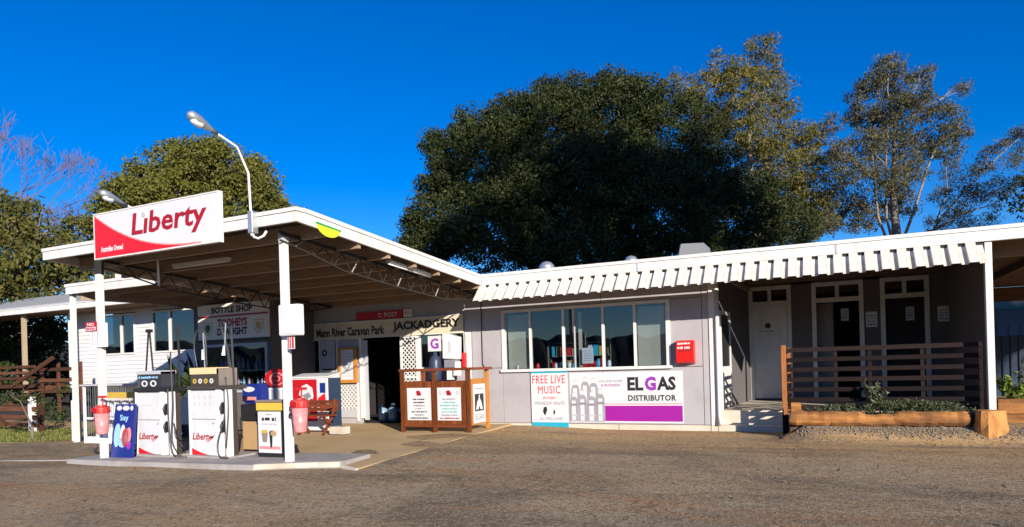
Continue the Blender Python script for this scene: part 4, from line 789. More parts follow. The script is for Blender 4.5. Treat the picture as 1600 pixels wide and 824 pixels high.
# long name board, post sign
o = thing('name_board', (-10.8, 14.5, 2.38), 'long cream signboard with black lettering above the shop door', 'sign')
part('board', MB().box(-13.02, -8.25, 14.53, 14.57, 2.37, 2.79), 'signcream', o); part('edge', MB().box(-13.02, -8.25, 14.52, 14.575, 2.79, 2.81).box(-13.02, -8.25, 14.52, 14.575, 2.35, 2.37), 'signwhite', o)
text('Mann River Caravan Park', o, 'ink', (-12.92, -10.62, 2.43, 2.67), 14.528, bold=.035); text('JACKADGERY', o, 'ink', (-10.35, -8.33, 2.45, 2.73), 14.528, bold=.045)
o = thing('post_sign', (-10.75, 14.55, 2.72), 'dark red post office sign with white letters above the long board', 'sign')
part('board', MB().box(-11.54, -10.06, 14.54, 14.585, 2.83, 3.04), 'crimson', o); text('POST', o, 'poster', (-10.62, -10.2, 2.87, 2.99), 14.538, bold=.01)
mb = MB(); arc_band(mb, -10.76, 2.93, .04, .058, .6, 5.9, 'xz', 14.536, 14.54, 14); part('emblem', mb, 'poster', o)
o = single('wall_plate', MB().box(-10.02, -9.78, 14.56, 14.6, 2.84, 3.04), 'signwhite', 'small pale plate right of the dark red post sign', 'sign'); scribble(o, 'greyink', -9.98, -9.82, 2.92, 2.98, 14.559, seed=8)
# bottle shop sign
o = thing('bottle_shop_sign', (-14.3, 12.9, 2.43), 'wide pale bottle shop sign with red and black beer lettering', 'sign')
part('board', MB().box(-15.66, -13.08, 12.93, 12.99, 2.43, 3.38), 'signwhite', o); part('band', MB().box(-15.66, -13.08, 12.922, 12.93, 3.03, 3.075), 'maroon', o); part('band', MB().box(-15.66, -13.08, 12.922, 12.93, 2.37, 2.43), 'ink', o)
text('BOTTLE SHOP', o, 'ink', (-15.12, -13.62, 3.13, 3.30), 12.928, bold=.04); text('TOOHEYS', o, 'maroon', (-14.92, -13.82, 2.76, 2.98), 12.928, bold=.045); text('DRAUGHT', o, 'ink', (-14.92, -13.82, 2.53, 2.73), 12.928, bold=.045)
for x, c in ((-15.28, 'green'), (-13.42, 'gold')):
    shp = [(x-.17, 2.90), (x+.17, 2.90), (x+.17, 2.72), (x+.1, 2.60), (x, 2.54), (x-.1, 2.60), (x-.17, 2.72)]
    part('shield', MB().prism(shp, 'xz', 12.926, 12.93), 'gold', o); part('shield', MB().prism([(x+(a-x)*.84, 2.74+(b-2.74)*.84) for a, b in shp], 'xz', 12.924, 12.926), 'signwhite', o); part('shield', MB().prism([(x+(a-x)*.55, 2.74+(b-2.74)*.6) for a, b in shp], 'xz', 12.922, 12.924), 'darkgreen' if c == 'green' else 'gold', o)
# poster in display window, notice board
o = single('ring_poster', MB().box(-12.84, -12.32, 14.56, 14.58, 1.56, 2.34), 'midgrey', 'pale poster with a dark ring in the window left of the door', 'poster')
mb = MB(); arc_band(mb, -12.68, 2.0, .045, .09, 0, 6.28, 'xz', 14.556, 14.56, 14); part('print', mb, 'ink', o); scribble(o, 'greyink', -12.52, -12.36, 2.0, 2.03, 14.559, seed=1)
o = thing('notice_board', (-11.84, 14.5, 1.15), 'orange framed notice board with sunlit white paper beside the lattice panel', 'notice board')
part('frame', MB().box(-12.14, -12.07, 14.46, 14.53, 1.16, 2.12).box(-11.62, -11.53, 14.46, 14.53, 1.16, 2.12).box(-12.07, -11.62, 14.46, 14.53, 1.16, 1.25).box(-12.07, -11.62, 14.46, 14.53, 2.06, 2.12), 'kioskside', o, .004); part('paper', MB().box(-12.07, -11.62, 14.50, 14.52, 1.25, 2.06), 'poster', o)
for i in range(9): scribble(o, 'midgrey', -12.0, -11.7, 1.34+i*.075, 1.36+i*.075, 14.499, seed=30+i)
o = thing('ice_freezer', (-11.3, 12.6, .2), 'white ice freezer with sloping lid and red picture front behind the bench', 'freezer')
fz = padz(12.7); part('body', MB().prism([(12.55, fz), (13.0, fz), (13.0, 1.42), (12.95, 1.42), (12.55, 1.34)], 'yz', -11.98, -10.86), 'whiteclean', o, .01)
part('lid', MB().prism([(12.53, 1.345), (12.53, 1.375), (12.95, 1.455), (13.02, 1.455), (13.02, 1.425), (12.95, 1.425)], 'yz', -12.0, -10.84), 'whiteclean', o)
part('graphic', MB().box(-11.97, -11.20, 12.542, 12.55, .3, 1.31), 'crimson', o); part('print', MB().prism([(-11.76, .95), (-11.66, 1.15), (-11.5, 1.2), (-11.33, 1.1), (-11.3, .9), (-11.38, .72), (-11.3, .62), (-11.5, .6), (-11.6, .8)], 'xz', 12.538, 12.542), 'poster', o); part('print', MB().prism([(-11.66, .92), (-11.45, 1.0), (-11.36, .9), (-11.5, .82)], 'xz', 12.536, 12.538), 'greyink', o)
part('graphic', MB().box(-11.19, -10.87, 12.542, 12.55, .3, 1.31), 'poster', o); part('print', MB().box(-11.10, -10.93, 12.54, 12.542, .98, 1.22), 'navy', o); part('print', MB().prism([(-11.17, .85), (-10.95, .98), (-10.9, .62), (-11.08, .5)], 'xz', 12.54, 12.542), 'red', o)
# red round sign on a white chest left of the post
o = thing('white_chest', (-12.3, 12.6, .1), 'ribbed white chest partly hidden by the right canopy post', 'chest'); part('body', MB().box(-12.74, -12.06, 12.5, 12.8, .1, 1.12), 'whiteclean', o, .01)
for i in range(7): part('rib', MB().box(-12.7+i*.09, -12.66+i*.09, 12.485, 12.5, .7, 1.08), 'midgrey', o)
o = thing('round_sign', (-12.4, 12.4, 1.1), 'red oval sign with pale swirl above the ribbed white chest', 'sign'); part('disc', MB().prism(ring2d(-12.38, 1.36, 1, 24, .37, .23), 'xz', 12.44, 12.48), 'crimson', o)
mb = MB(); arc_band(mb, -12.36, 1.34, .13, .165, .5, 5.6, 'xz', 12.432, 12.44, 20, 1.45); arc_band(mb, -12.36, 1.35, .05, .08, -2.5, 2.4, 'xz', 12.432, 12.44, 14, 1.5); part('print', mb, 'pink', o); part('stand', MB().box(-12.41, -12.35, 12.46, 12.49, .8, 1.2), 'zinc', o)
# bench
b = thing('bench', (-10.8, 12.1, .17), 'dark red slatted timber bench in front of the ice freezer', 'bench'); bz_ = padz(12.1)-.005
for i in range(4): part('seat_slat', MB().box(-11.25, -10.35, 11.86+i*.10, 11.86+i*.10+.085, bz_+.40, bz_+.43), 'kioskrail', b, .004)
for i in range(3): part('back_slat', MB().box(-11.25, -10.35, 12.27+i*.02, 12.295+i*.02, bz_+.50+i*.09, bz_+.575+i*.09), 'kioskrail', b, .004)
for x in (-11.18, -10.45):
    part('leg', MB().beam((x, 11.88, bz_), (x, 12.2, bz_+.40), .05, .05), 'kioskrail', b); part('leg', MB().beam((x, 12.24, bz_), (x, 11.9, bz_+.40), .05, .05), 'kioskrail', b); part('back_support', MB().beam((x, 12.2, bz_+.38), (x, 12.33, bz_+.78), .05, .04), 'kioskrail', b); part('arm_rest', MB().box(x-.03, x+.03, 11.85, 12.3, bz_+.58, bz_+.61), 'kioskrail', b)
part('side_panel', MB().box(-10.86, -10.845, 12.56, 13.0, fz, 1.335), 'sheddark', bpy.data.objects['ice_freezer'])
single('concrete_block', MB().box(-10.38, -9.98, 12.0, 12.25, padz(12)-.01, padz(12)+.16), 'kerb', 'pale concrete block on the apron at the right end of the bench', 'block', bevel=.01)
for i, x in enumerate((-11.05, -10.72)): single('water_jug', MB().lathe((x, 14.95, .10), [(.11, 0), (.13, .05), (.13, .32), (.05, .42), (.05, .47)], 12), 'bottleblue', ('dim blue water jug just inside the shop door, left of two', 'dim blue water jug just inside the shop door, right of two')[i], 'jug', 'water jugs inside the shop door', smooth=True)

# ================================================================== ON THE FRONT WALL
o = single('music_poster', MB().box(-6.46, -5.535, FY-.012, FY-.004, .03, 1.37), 'poster', 'white poster with teal bands advertising free live music', 'poster')
part('band', MB().box(-6.46, -5.535, FY-.015, FY-.012, 1.30, 1.37), 'teal', o); part('band', MB().box(-6.46, -5.535, FY-.015, FY-.012, .03, .15), 'teal', o)
text('FREE LIVE', o, 'red', (-6.42, -5.60, 1.06, 1.25), FY-.013, bold=0.0, space=1.1); text('MUSIC', o, 'red', (-6.28, -5.72, .82, 1.0), FY-.013, bold=0.0, space=1.1)
text('IN PARK', o, 'red', (-6.16, -5.84, .69, .75), FY-.013); text('WEDNESDAY NIGHTS', o, 'greyink', (-6.38, -5.62, .56, .635), FY-.013); text('ALL WELCOME', o, 'greyink', (-6.26, -5.68, .20, .27), FY-.013)
part('print', MB().prism([(-6.15, .50), (-6.08, .52), (-6.06, .44), (-6.10, .34), (-6.13, .31), (-6.17, .40)], 'xz', FY-.014, FY-.012), 'ink', o); part('print', MB().prism([(-5.90, .44), (-5.87, .43), (-5.86, .37), (-5.90, .32), (-5.91, .38)], 'xz', FY-.014, FY-.012), 'ink', o)
o.location.y -= .03
o = single('gas_banner', MB().box(-5.50, -2.91, FY-.014, FY-.004, .15, 1.29), 'poster', 'long white and purple gas distributor banner with a picture of grey bottles', 'banner')
text('EL', o, 'ink', (-4.13, -3.77, .87, 1.17), FY-.015, bold=.04); text('AS', o, 'ink', (-3.47, -3.06, .87, 1.17), FY-.015, bold=.04); text('G', o, 'purple', (-3.74, -3.49, .865, 1.175), FY-.015, bold=.05, name='letter')
part('print', MB().box(-4.66, -2.93, FY-.017, FY-.014, .19, .535), 'magenta', o); part('print', MB().box(-4.66, -2.93, FY-.017, FY-.014, .565, .585), 'pink', o)
text('DISTRIBUTOR', o, 'ink', (-4.12, -3.06, .64, .77), FY-.015, bold=.03, space=1.08)
text('LPG FOR HOME', o, 'greyink', (-4.78, -4.24, 1.06, 1.115), FY-.015); text('& BUSINESS', o, 'magenta', (-4.74, -4.30, .97, 1.025), FY-.015)
def pbottle(x, z0, h, w, lay, mat):
    d = FY-.0145-.0012*lay; n = 6
    pts = [(x-w/2, z0), (x+w/2, z0), (x+w/2, z0+h*.68), (x+w*.36, z0+h*.80), (x+w*.2, z0+h*.83), (x+w*.2, z0+h), (x-w*.2, z0+h), (x-w*.2, z0+h*.83), (x-w*.36, z0+h*.80), (x-w/2, z0+h*.68)]
    part('print', MB().prism(pts, 'xz', d-.0008, d), 'bottlegrey', o); part('print', MB().box(x-w*.28, x+w*.2, d-.0011, d-.0008, z0+.015, z0+h*.7), mat, o); part('print', MB().box(x-w*.18, x+w*.18, d-.0011, d-.0008, z0+h*.84, z0+h*.98), mat, o)
    if lay > 1: part('print', MB().box(x-w*.42, x+w*.42, d-.0014, d-.0008, z0+h*.52, z0+h*.60), 'greyink', o); part('print', MB().box(x-w*.35, x+w*.35, d-.0014, d-.0008, z0+h*.16, z0+h*.22), 'midgrey', o)
part('print', MB().box(-5.49, -4.70, FY-.0148, FY-.014, .17, .8), 'midgrey', o)
for (x, z0_, h, w, lay, m_) in ((-5.36, .5, .62, .2, 1, 'signwhite'), (-5.12, .55, .64, .2, 1, 'poster'), (-4.92, .5, .66, .2, 1, 'signwhite'), (-5.40, .19, .66, .19, 2, 'poster'), (-5.19, .18, .72, .2, 3, 'poster'), (-4.97, .18, .68, .22, 4, 'poster'), (-4.76, .18, .74, .19, 5, 'poster')): pbottle(x, z0_, h, w, lay, m_)
# red mailbox
o = thing('red_mailbox', (-2.82, FY, 1.42), 'red metal letter box with white print on the wall beside the window', 'letter box')
part('case', MB().prism([(14.39, 1.47), (FY-.002, 1.42), (FY-.002, 1.93), (14.44, 1.93), (14.39, 1.90)], 'yz', -3.0, -2.63), 'redbox', o, .008)
text('RETURN', o, 'poster', (-2.96, -2.70, 1.84, 1.885), 14.388, bold=.03) if False else scribble(o, 'poster', -2.96, -2.70, 1.835, 1.885, 14.39, seed=41)
scribble(o, 'poster', -2.97, -2.68, 1.745, 1.80, 14.389, seed=44); part('slot', MB().box(-2.95, -2.68, 14.384, 14.39, 1.70, 1.715), 'ink', o)

# ================================================================== SLAT FENCE, LOGS, PLANTS AT RIGHT
f = thing('slat_fence', (.8, 14.0, .4), 'dark brown horizontal slat fence along the verandah edge', 'fence')
zs = [1.60, 1.41, 1.22, 1.03, .84, .65, .50]
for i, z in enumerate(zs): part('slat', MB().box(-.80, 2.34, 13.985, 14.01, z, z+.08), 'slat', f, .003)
for x in (.05, .62, 1.45, 2.32): part('post', MB().box(x-.03, x+.03, 14.012, 14.07, .3, 1.66), 'slat', f)
part('end_post', MB().box(-.90, -.81, 13.95, 14.03, .12, 1.74), 'fencepost', f, .006); part('foot', MB().box(-.90, -.80, 13.94, 14.02, .0, .40), 'slat', f)
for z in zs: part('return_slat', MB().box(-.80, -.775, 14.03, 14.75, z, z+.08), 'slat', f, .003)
part('end_post', MB().box(-.84, -.77, 14.72, 14.8, .4, 1.70), 'fencepost', f)
def log(name, p, q_, r_, lab, seed, mat='log', cat='log'):
    rr = random.Random(seed); pts = [Vector(p).lerp(Vector(q_), i/30) + Vector((0, rr.uniform(-.010, .010), rr.uniform(-.012, .008) - (.03 if 12 < i < 19 else 0))) for i in range(31)]
    mb = MB().tube(pts, [r_*rr.uniform(.95, 1.04)*(.87 if 12 < i_ < 19 else 1) for i_ in range(31)], 11); return single(name, mb, mat, lab, cat, smooth=False)
log('retaining_log', (-.72, 13.55, .37), (2.06, 13.55, .37), .135, 'long orange weathered log edging the garden below the slat fence', 2)
single('log_offcut', MB().box(-.73, -.55, 13.5, 13.66, .45, .66), 'log', 'short upright timber offcut standing on the left end of the long log', 'timber', bevel=.015)
mb = MB(); rr = random.Random(5); nn = 14
prof = [(.30, -.06), (.27, .06), (.235, .2), (.225, .36), (.21, .40), (.1, .405)]
for r_, z in prof:
    for k in range(nn): a = 2*math.pi*k/nn; s = r_*(1+.10*math.sin(3*a+z*6)+rr.uniform(-.05, .05)); mb.v.append((2.33+s*math.cos(a)*.95, 13.46+s*math.sin(a)*.8, .13+z))
for i in range(len(prof)-1):
    for k in range(nn): mb.f.append((i*nn+k, i*nn+(k+1) % nn, (i+1)*nn+(k+1) % nn, (i+1)*nn+k))
mb.f.append(tuple((len(prof)-1)*nn+k for k in range(nn))); single('tree_stump', mb, 'stump', 'squat orange cut stump at the foot of the white verandah post', 'stump')
single('timber_sleeper', MB().box(2.6, 6.5, 14.35, 14.5, .405, .66), 'log', 'upper of two stacked orange sleepers right of the verandah post', 'timber', bevel=.012)
single('timber_sleeper', MB().box(2.58, 6.5, 14.33, 14.5, .12, .395), 'log', 'lower of two stacked orange sleepers right of the verandah post', 'timber', bevel=.012)
struct('garden_bed', MB().box(-.75, 2.3, 13.6, 13.98, .1, .44).box(2.6, 6.5, 14.5, 16.0, .1, .6), 'soil')
def leaves_mesh(name, cent, rad, per, size, mat, rng=RNG, up=0.0, aspect=.45, shell=False):
    n = len(cent)*per; c = np.repeat(cent, per, 0); r = np.repeat(rad, per)[:, None]
    off = rng.normal(0, 1, (n, 3)); off /= np.linalg.norm(off, axis=1)[:, None]; off *= (rng.uniform(0.0, 1, (n, 1))**(0.45))*r
    p = c + off*np.array([1, 1, .8])
    d = rng.normal(0, 1, (n, 3)); d[:, 2] -= up; d /= np.linalg.norm(d, axis=1)[:, None]
    e = np.cross(d, rng.normal(0, 1, (n, 3))); e /= np.linalg.norm(e, axis=1)[:, None]; L = size*rng.uniform(.6, 1.35, (n, 1)); e *= L*aspect
    nn_ = np.cross(d, e)
    v = np.stack([p - d*L*.5, p + e*.5 - d*L*.05 + nn_*.15, p + d*L*.5, p - e*.5 - d*L*.05 + nn_*.15], 1).reshape(-1, 3)
    me = bpy.data.meshes.new(name); me.vertices.add(4*n); me.loops.add(4*n); me.polygons.add(n); me.vertices.foreach_set('co', v.ravel())
    me.loops.foreach_set('vertex_index', np.arange(4*n, dtype=np.int32)); me.polygons.foreach_set('loop_start', np.arange(0, 4*n, 4, dtype=np.int32)); me.update(calc_edges=True); me.materials.append(M[mat]); return me
def shift(me, off):
    n = len(me.vertices); co = np.empty(n*3); me.vertices.foreach_get('co', co); co = co.reshape(-1, 3) - np.array(off); me.vertices.foreach_set('co', co.ravel()); return me
def plant(name, base, h, sp, nstem, per, size, mat, lab, cat='plant', group=None, aspect=.4, seed=0):
    rng = np.random.default_rng(seed); t = thing(name, base, lab, cat, group); mb = MB(); cs = []
    for i in range(nstem):
        a = rng.uniform(0, 6.28); tip = Vector(base)+Vector((math.cos(a)*sp*rng.uniform(.2, 1), math.sin(a)*sp*rng.uniform(.2, 1)*.6, h*rng.uniform(.5, 1))); mid = Vector(base).lerp(tip, .5)+Vector((0, 0, h*.08))
        mb.tube([base, mid, tip], [.008, .006, .003], 5)
        for u in (.45, .65, .85, 1.0): cs.append(Vector(base).lerp(tip, u))
    part('stem', mb, 'bark', t); part_me = shift(leaves_mesh('foliage', np.array([tuple(c) for c in cs]), np.full(len(cs), sp*.28), per, size, mat, rng, aspect=aspect), base); link('foliage', part_me, t); return t
wr = np.random.default_rng(5); wx = np.concatenate([wr.normal(1.25, .36, 150), wr.normal(.05, .2, 40), wr.uniform(-.4, 2.2, 40)]); wx = np.clip(wx, -.5, 2.25)
wc = np.column_stack([wx, wr.uniform(13.62, 13.95, len(wx)), .45 + np.where(np.abs(wx-1.25) < .7, .13, .07)*wr.uniform(.2, 1.5, len(wx))])
stuff(link('weeds', leaves_mesh('weeds', wc, np.full(len(wx), .10), 26, .055, 'weed', wr, -.6, .3)))
plant('garden_plant', (.62, 13.78, .43), .62, .2, 7, 10, .09, 'weed', 'spindly pale shrub growing against the middle of the slat fence', seed=3)
plant('garden_plant', (.1, 13.8, .43), .22, .22, 6, 12, .08, 'weed', 'low pale plant behind the long log, nearest the orange offcut', seed=4)
plant('garden_plant', (2.95, 14.8, .6), .42, .3, 9, 26, .09, 'lush', 'bright green bushy plant behind the sleepers beside the verandah post', seed=5)
plant('garden_plant', (3.15, 14.95, .6), .75, .22, 5, 10, .09, 'weed', 'tall spindly plant behind the bright green bush at right', seed=6)
plant('garden_plant', (3.6, 14.85, .6), .35, .25, 7, 20, .08, 'weed', 'dry low plant behind the sleepers at the right edge', seed=7)
# blue shed and tan roof beyond
s_ = thing('blue_shed', (6.5, 24, 0), 'blue metal shed seen past the right verandah post', 'shed')
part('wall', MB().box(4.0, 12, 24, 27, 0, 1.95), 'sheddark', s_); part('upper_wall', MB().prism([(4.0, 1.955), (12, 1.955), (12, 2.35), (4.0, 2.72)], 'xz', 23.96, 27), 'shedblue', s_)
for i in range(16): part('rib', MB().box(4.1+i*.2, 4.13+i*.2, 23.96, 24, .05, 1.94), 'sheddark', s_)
for i in range(12): part('rib', MB().box(4.1+i*.28, 4.13+i*.28, 23.93, 23.96, 1.97, 2.3), 'shedblue', s_)
s_ = thing('tan_building', (8, 29, 0), 'tan building top behind the blue shed', 'building'); part('wall', MB().box(4.5, 14, 28, 32, 0, 3.4), 'tan', s_)
for i in range(3): part('cladding_board', MB().box(4.3, 14, 27.95-.02*i, 28, 2.62+i*.32, 2.92+i*.32), 'tan', s_)

# ================================================================== LEFT: GAS CAGE, PLANTER, BOLLARDS, HOUSE
c = thing('gas_bottle_cage', (-15.8, 10.6, -.1), 'wire cage of exchange gas bottles behind the left canopy post', 'cage')
GX0, GX1, GY0, GY1, GZ = -16.75, -14.7, 10.42, 11.0, -.12
part('frame', MB().box(GX0, GX0+.05, GY0, GY0+.05, GZ, 1.3).box(GX1-.05, GX1, GY0, GY0+.05, GZ, 1.3).box(GX0, GX0+.05, GY1-.05, GY1, GZ, 1.3).box(GX1-.05, GX1, GY1-.05, GY1, GZ, 1.3).box(GX0+.05, GX1-.05, GY0, GY0+.05, GZ, GZ+.18).box(GX0+.05, GX1-.05, GY0, GY0+.05, .48, .53), 'whiteclean', c)
part('roof', MB().box(GX0-.04, GX1+.04, GY0-.05, GY1+.04, 1.3, 1.34), 'midgrey', c); part('header', MB().box(-15.9, GX1, GY0-.02, GY0-.005, 1.0, 1.14), 'gold', c); part('shelf', MB().box(GX0+.05, GX1-.05, GY0+.05, GY1, .48, .51), 'midgrey', c); part('back', MB().box(GX0+.05, GX1-.05, GY1-.03, GY1, GZ, 1.3), 'signwhite', c); part('floor', MB().box(GX0+.05, GX1-.05, GY0+.05, GY1-.03, GZ, GZ+.05), 'midgrey', c)
for i in range(22): x = GX0+.09+i*.088; part('wire', MB().box(x, x+.006, GY0+.02, GY0+.026, GZ+.18, 1.3), 'zinc', c)
ORD = ('leftmost', 'second from the left', 'third from the left', 'fourth from the left', 'fifth from the left', 'rightmost')
gb = None
for lv, pos in ((GZ+.06, 'bottom'), (.515, 'top')):
    for i in range(6):
        x = GX0+.24+i*.31
        if gb is None:
            gb = thing('gas_bottle', (x, 10.72, lv), 'x', 'gas bottle'); part('tank', MB().lathe((x, 10.72, lv), [(.09, 0), (.13, .05), (.14, .16), (.13, .27), (.07, .33)], 14), 'whiteclean', gb, smooth=True); part('collar', MB().lathe((x, 10.72, lv+.33), [(.075, 0), (.075, .08)], 10), 'midgrey', gb); o = gb; x0_ = x; l0_ = lv
        else: o = copy_tree(gb, None, (x-x0_, 0, lv-l0_))
        tag(o, f'white gas bottle on the {pos} cage shelf, {ORD[i]} in its row', 'gas bottle', f'gas bottles on the {pos} cage shelf')
# big leafed plant in a planter between cage and house
o = thing('planter', (-15.2, 12.0, -.1), 'dark planter tub behind the gas cage', 'planter'); part('tub', MB().box(-16.6, -14.2, 11.7, 12.3, -.15, .9), 'sheddark', o)
def bigleaf(base, tilt, az, L, w):
    d = Vector((math.cos(az)*math.sin(tilt), math.sin(az)*math.sin(tilt), math.cos(tilt))); s = d.cross(Vector((0, 0, 1))); s = s.normalized() if s.length > .01 else Vector((1, 0, 0))
    mb = MB(); P = []
    for k in range(6):
        u = k/5; c_ = Vector(base)+d*L*u - Vector((0, 0, 1))*(u*u*L*.25); ww = w*math.sin(math.pi*min(.98, .12+u*.86)); P.append((c_-s*ww, c_+Vector((0, 0, -.02)), c_+s*ww))
    mb.v = [tuple(v) for r_ in P for v in r_]; mb.f = [(k*3+j, k*3+j+1, k*3+j+4, k*3+j+3) for k in range(5) for j in (0, 1)]; return mb
for pi_, (x, n_, H, lab) in enumerate(((-16.1, 14, 1.0, 'dark strap leafed plant at the left end of the planter'), (-15.3, 18, 1.45, 'dark strap leafed plant in the middle of the planter'), (-14.5, 18, 1.6, 'dark strap leafed plant at the right end of the planter'))):
    t = thing('strap_plant', (x, 12, .9), lab, 'plant', 'strap leafed plants in the planter'); rr = random.Random(pi_)
    part('stem', MB().tube([(x, 12, .85), (x+.02, 12, 1.1)], .05, 8), 'bark', t)
    for i in range(n_): part('leaf', bigleaf((x+rr.uniform(-.1, .1), 12+rr.uniform(-.1, .1), .95), rr.uniform(.1, .9), rr.uniform(0, 6.28), H*rr.uniform(.6, 1.05), .07), 'bushdark', t)
single('bollard', MB().box(-17.95, -17.75, 10.85, 11.0, -.25, .93), 'white', 'thick white bollard post left of the side canopy post', 'bollard', bevel=.01)
single('short_post', MB().box(-22.78, -22.58, 12.45, 12.6, -.2, .97), 'white', 'short white post by the low timber rail at left', 'post', bevel=.01)
# house wing with weatherboards
h = thing('weatherboard_house', (-22, 18, 0), 'white weatherboard house wing with tall windows and grey metal roof', 'house')
HY = 16.5; wins = [(-25.32, -23.28), (-22.32, -20.0)]; hz0, hz1 = 2.40, 3.80
rows_ = []
mb = MB(); z = .3
while z < 4.3:
    segs = [(-26.85, -15.9)]
    if z+.15 > hz0 and z < hz1: segs = [(-26.85, wins[0][0]), (wins[0][1], wins[1][0]), (wins[1][1], -15.9)]
    for a, b in segs: mb.add([(a, HY-.028, z), (b, HY-.028, z), (b, HY-.004, z+.15), (a, HY-.004, z+.15), (a, HY+.05, z), (b, HY+.05, z), (b, HY+.05, z+.15), (a, HY+.05, z+.15)], [(0,1,2,3),(4,7,6,5),(0,4,5,1),(3,2,6,7),(0,3,7,4),(1,5,6,2)])
    z += .15
stuff(part('weatherboards', mb, 'weatherboard', h)); part('back_wall', MB().box(-26.8, -15.9, HY+1.5, HY+1.6, .3, 4.3), 'void', h)
for x0, x1 in wins:
    w_ = part('window', MB().box(x0, x0+.06, HY-.05, HY+.05, hz0, hz1).box(x1-.06, x1, HY-.05, HY+.05, hz0, hz1).box(x0, x1, HY-.06, HY+.05, hz0-.06, hz0).box(x0, x1, HY-.05, HY+.05, hz1, hz1+.06), 'white', h)
    wide = x0 < -24; m1 = x0+(x1-x0)*(.62 if wide else .40)
    part('mullion', MB().box(m1-.06, m1+.06, HY-.04, HY+.04, hz0, hz1), 'white', w_)
    for a, b in ((x0+.06, m1-.06), (m1+.06, x1-.06)): part('pane', MB().box(a, b, HY+.0, HY+.01, hz0, hz1), 'glassdark', w_)
    part('curtain', MB().box(m1+.06 if wide else x0+.06, x1-.06 if wide else m1-.06, HY+.06, HY+.07, hz0, hz1), 'pumpbrown', w_)
part('corner_board', MB().box(-26.95, -26.85, HY-.06, HY+.05, .3, 4.3), 'white', h)
part('plinth', MB().box(-26.85, -15.9, HY-.01, HY+.1, -.3, .3), 'lilacdark', h)
# verandah roof: gutter, corrugated sheets
mb = MB(); prev = None; ncor = 300
for k in range(ncor+1):
    x = -38+k*(38-20.2)/ncor; dz = .02*math.sin(k*math.pi/1.5)
    mb.v += [(x, 15.25, 4.28+dz), (x, 21.0, 5.75+dz)]
    if k: mb.f.append((2*k-2, 2*k, 2*k+1, 2*k-1))
part('roof', mb, 'roof', h); gt = part('gutter', MB().box(-38, -20.2, 15.12, 15.26, 4.02, 4.20), 'white', h); part('gutter_lip', MB().box(-38, -20.2, 15.10, 15.27, 4.2, 4.225), 'white', gt); part('barge_board', MB().box(-38, -20.2, 15.26, 15.30, 4.23, 4.31), 'midgrey', h)
part('eave_lining', MB().box(-38, -20.2, 15.27, 16.5, 4.02, 4.06), 'soffit', h)
for x, y in ((-28.35, 15.45), (-26.15, 15.9), (-31.5, 15.45)): part('verandah_post', MB().box(x-.07, x+.07, y-.07, y+.07, 1.0, 4.02), 'tan' if x < -28 else 'white', h, .008)
part('side_wall', MB().box(-27.0, -26.3, 16.9, 17.0, 1.3, 4.1), 'weatherboard', h)
part('deck', MB().box(-38, -26.9, 15.3, 20, 1.18, 1.32), 'brownrail', h)
for z in (2.0, 1.78, 1.56): part('rail', MB().box(-38, -27.5, 15.30, 15.36, z-.05, z+.05), 'brownrail', h)
for i in range(8): part('baluster', MB().box(-37.2+i*1.2, -37.1+i*1.2, 15.36, 15.42, 1.3, 2.05), 'brownrail', h)
st = part('stair', MB().beam((-28.2, 14.6, .55), (-26.2, 15.3, 1.25), .05, .22), 'brownrail', h)
for i in range(5): part('tread', MB().box(-28.5+i*.42, -28.05+i*.42, 14.5, 15.3, .35+i*.18, .40+i*.18), 'brownrail', st)
part('handrail', MB().beam((-27.9, 14.7, 1.25), (-25.8, 15.0, 2.3), .06, .1), 'brownrail', st); part('handrail', MB().beam((-27.0, 14.4, 1.35), (-25.2, 14.7, 2.25), .06, .1), 'brownrail', st)
for z in (1.85, 1.45, 1.05): part('rail', MB().box(-26.6, -24.2, 14.95, 15.0, z-.06, z+.06), 'brownrail', h)
for x in (-26.6, -25.6, -24.3): part('baluster', MB().box(x, x+.1, 15.0, 15.08, .2, 2.1), 'brownrail', h)
part('sub_floor', MB().box(-38, -25, 16.2, 16.3, -.3, 1.2), 'void', h)
r_ = thing('low_timber_rail', (-25, 12.5, -.2), 'low weathered timber rail fence beside the lawn at left', 'fence')
for i, (z0, z1) in enumerate(((.58, .72), (.32, .45), (.08, .2))): part('rail', MB().beam((-34, 12.5, z0+.1), (-22.5, 12.5, z0), .08, z1-z0), 'brownrail', r_)
for x in (-30.2, -26.4, -22.4): part('post', MB().box(x-.07, x+.07, 12.55, 12.68, -.3, .72), 'brownrail', r_)
part('brace', MB().beam((-25.2, 12.42, .75), (-23.9, 12.42, .1), .06, .1), 'brownrail', r_)

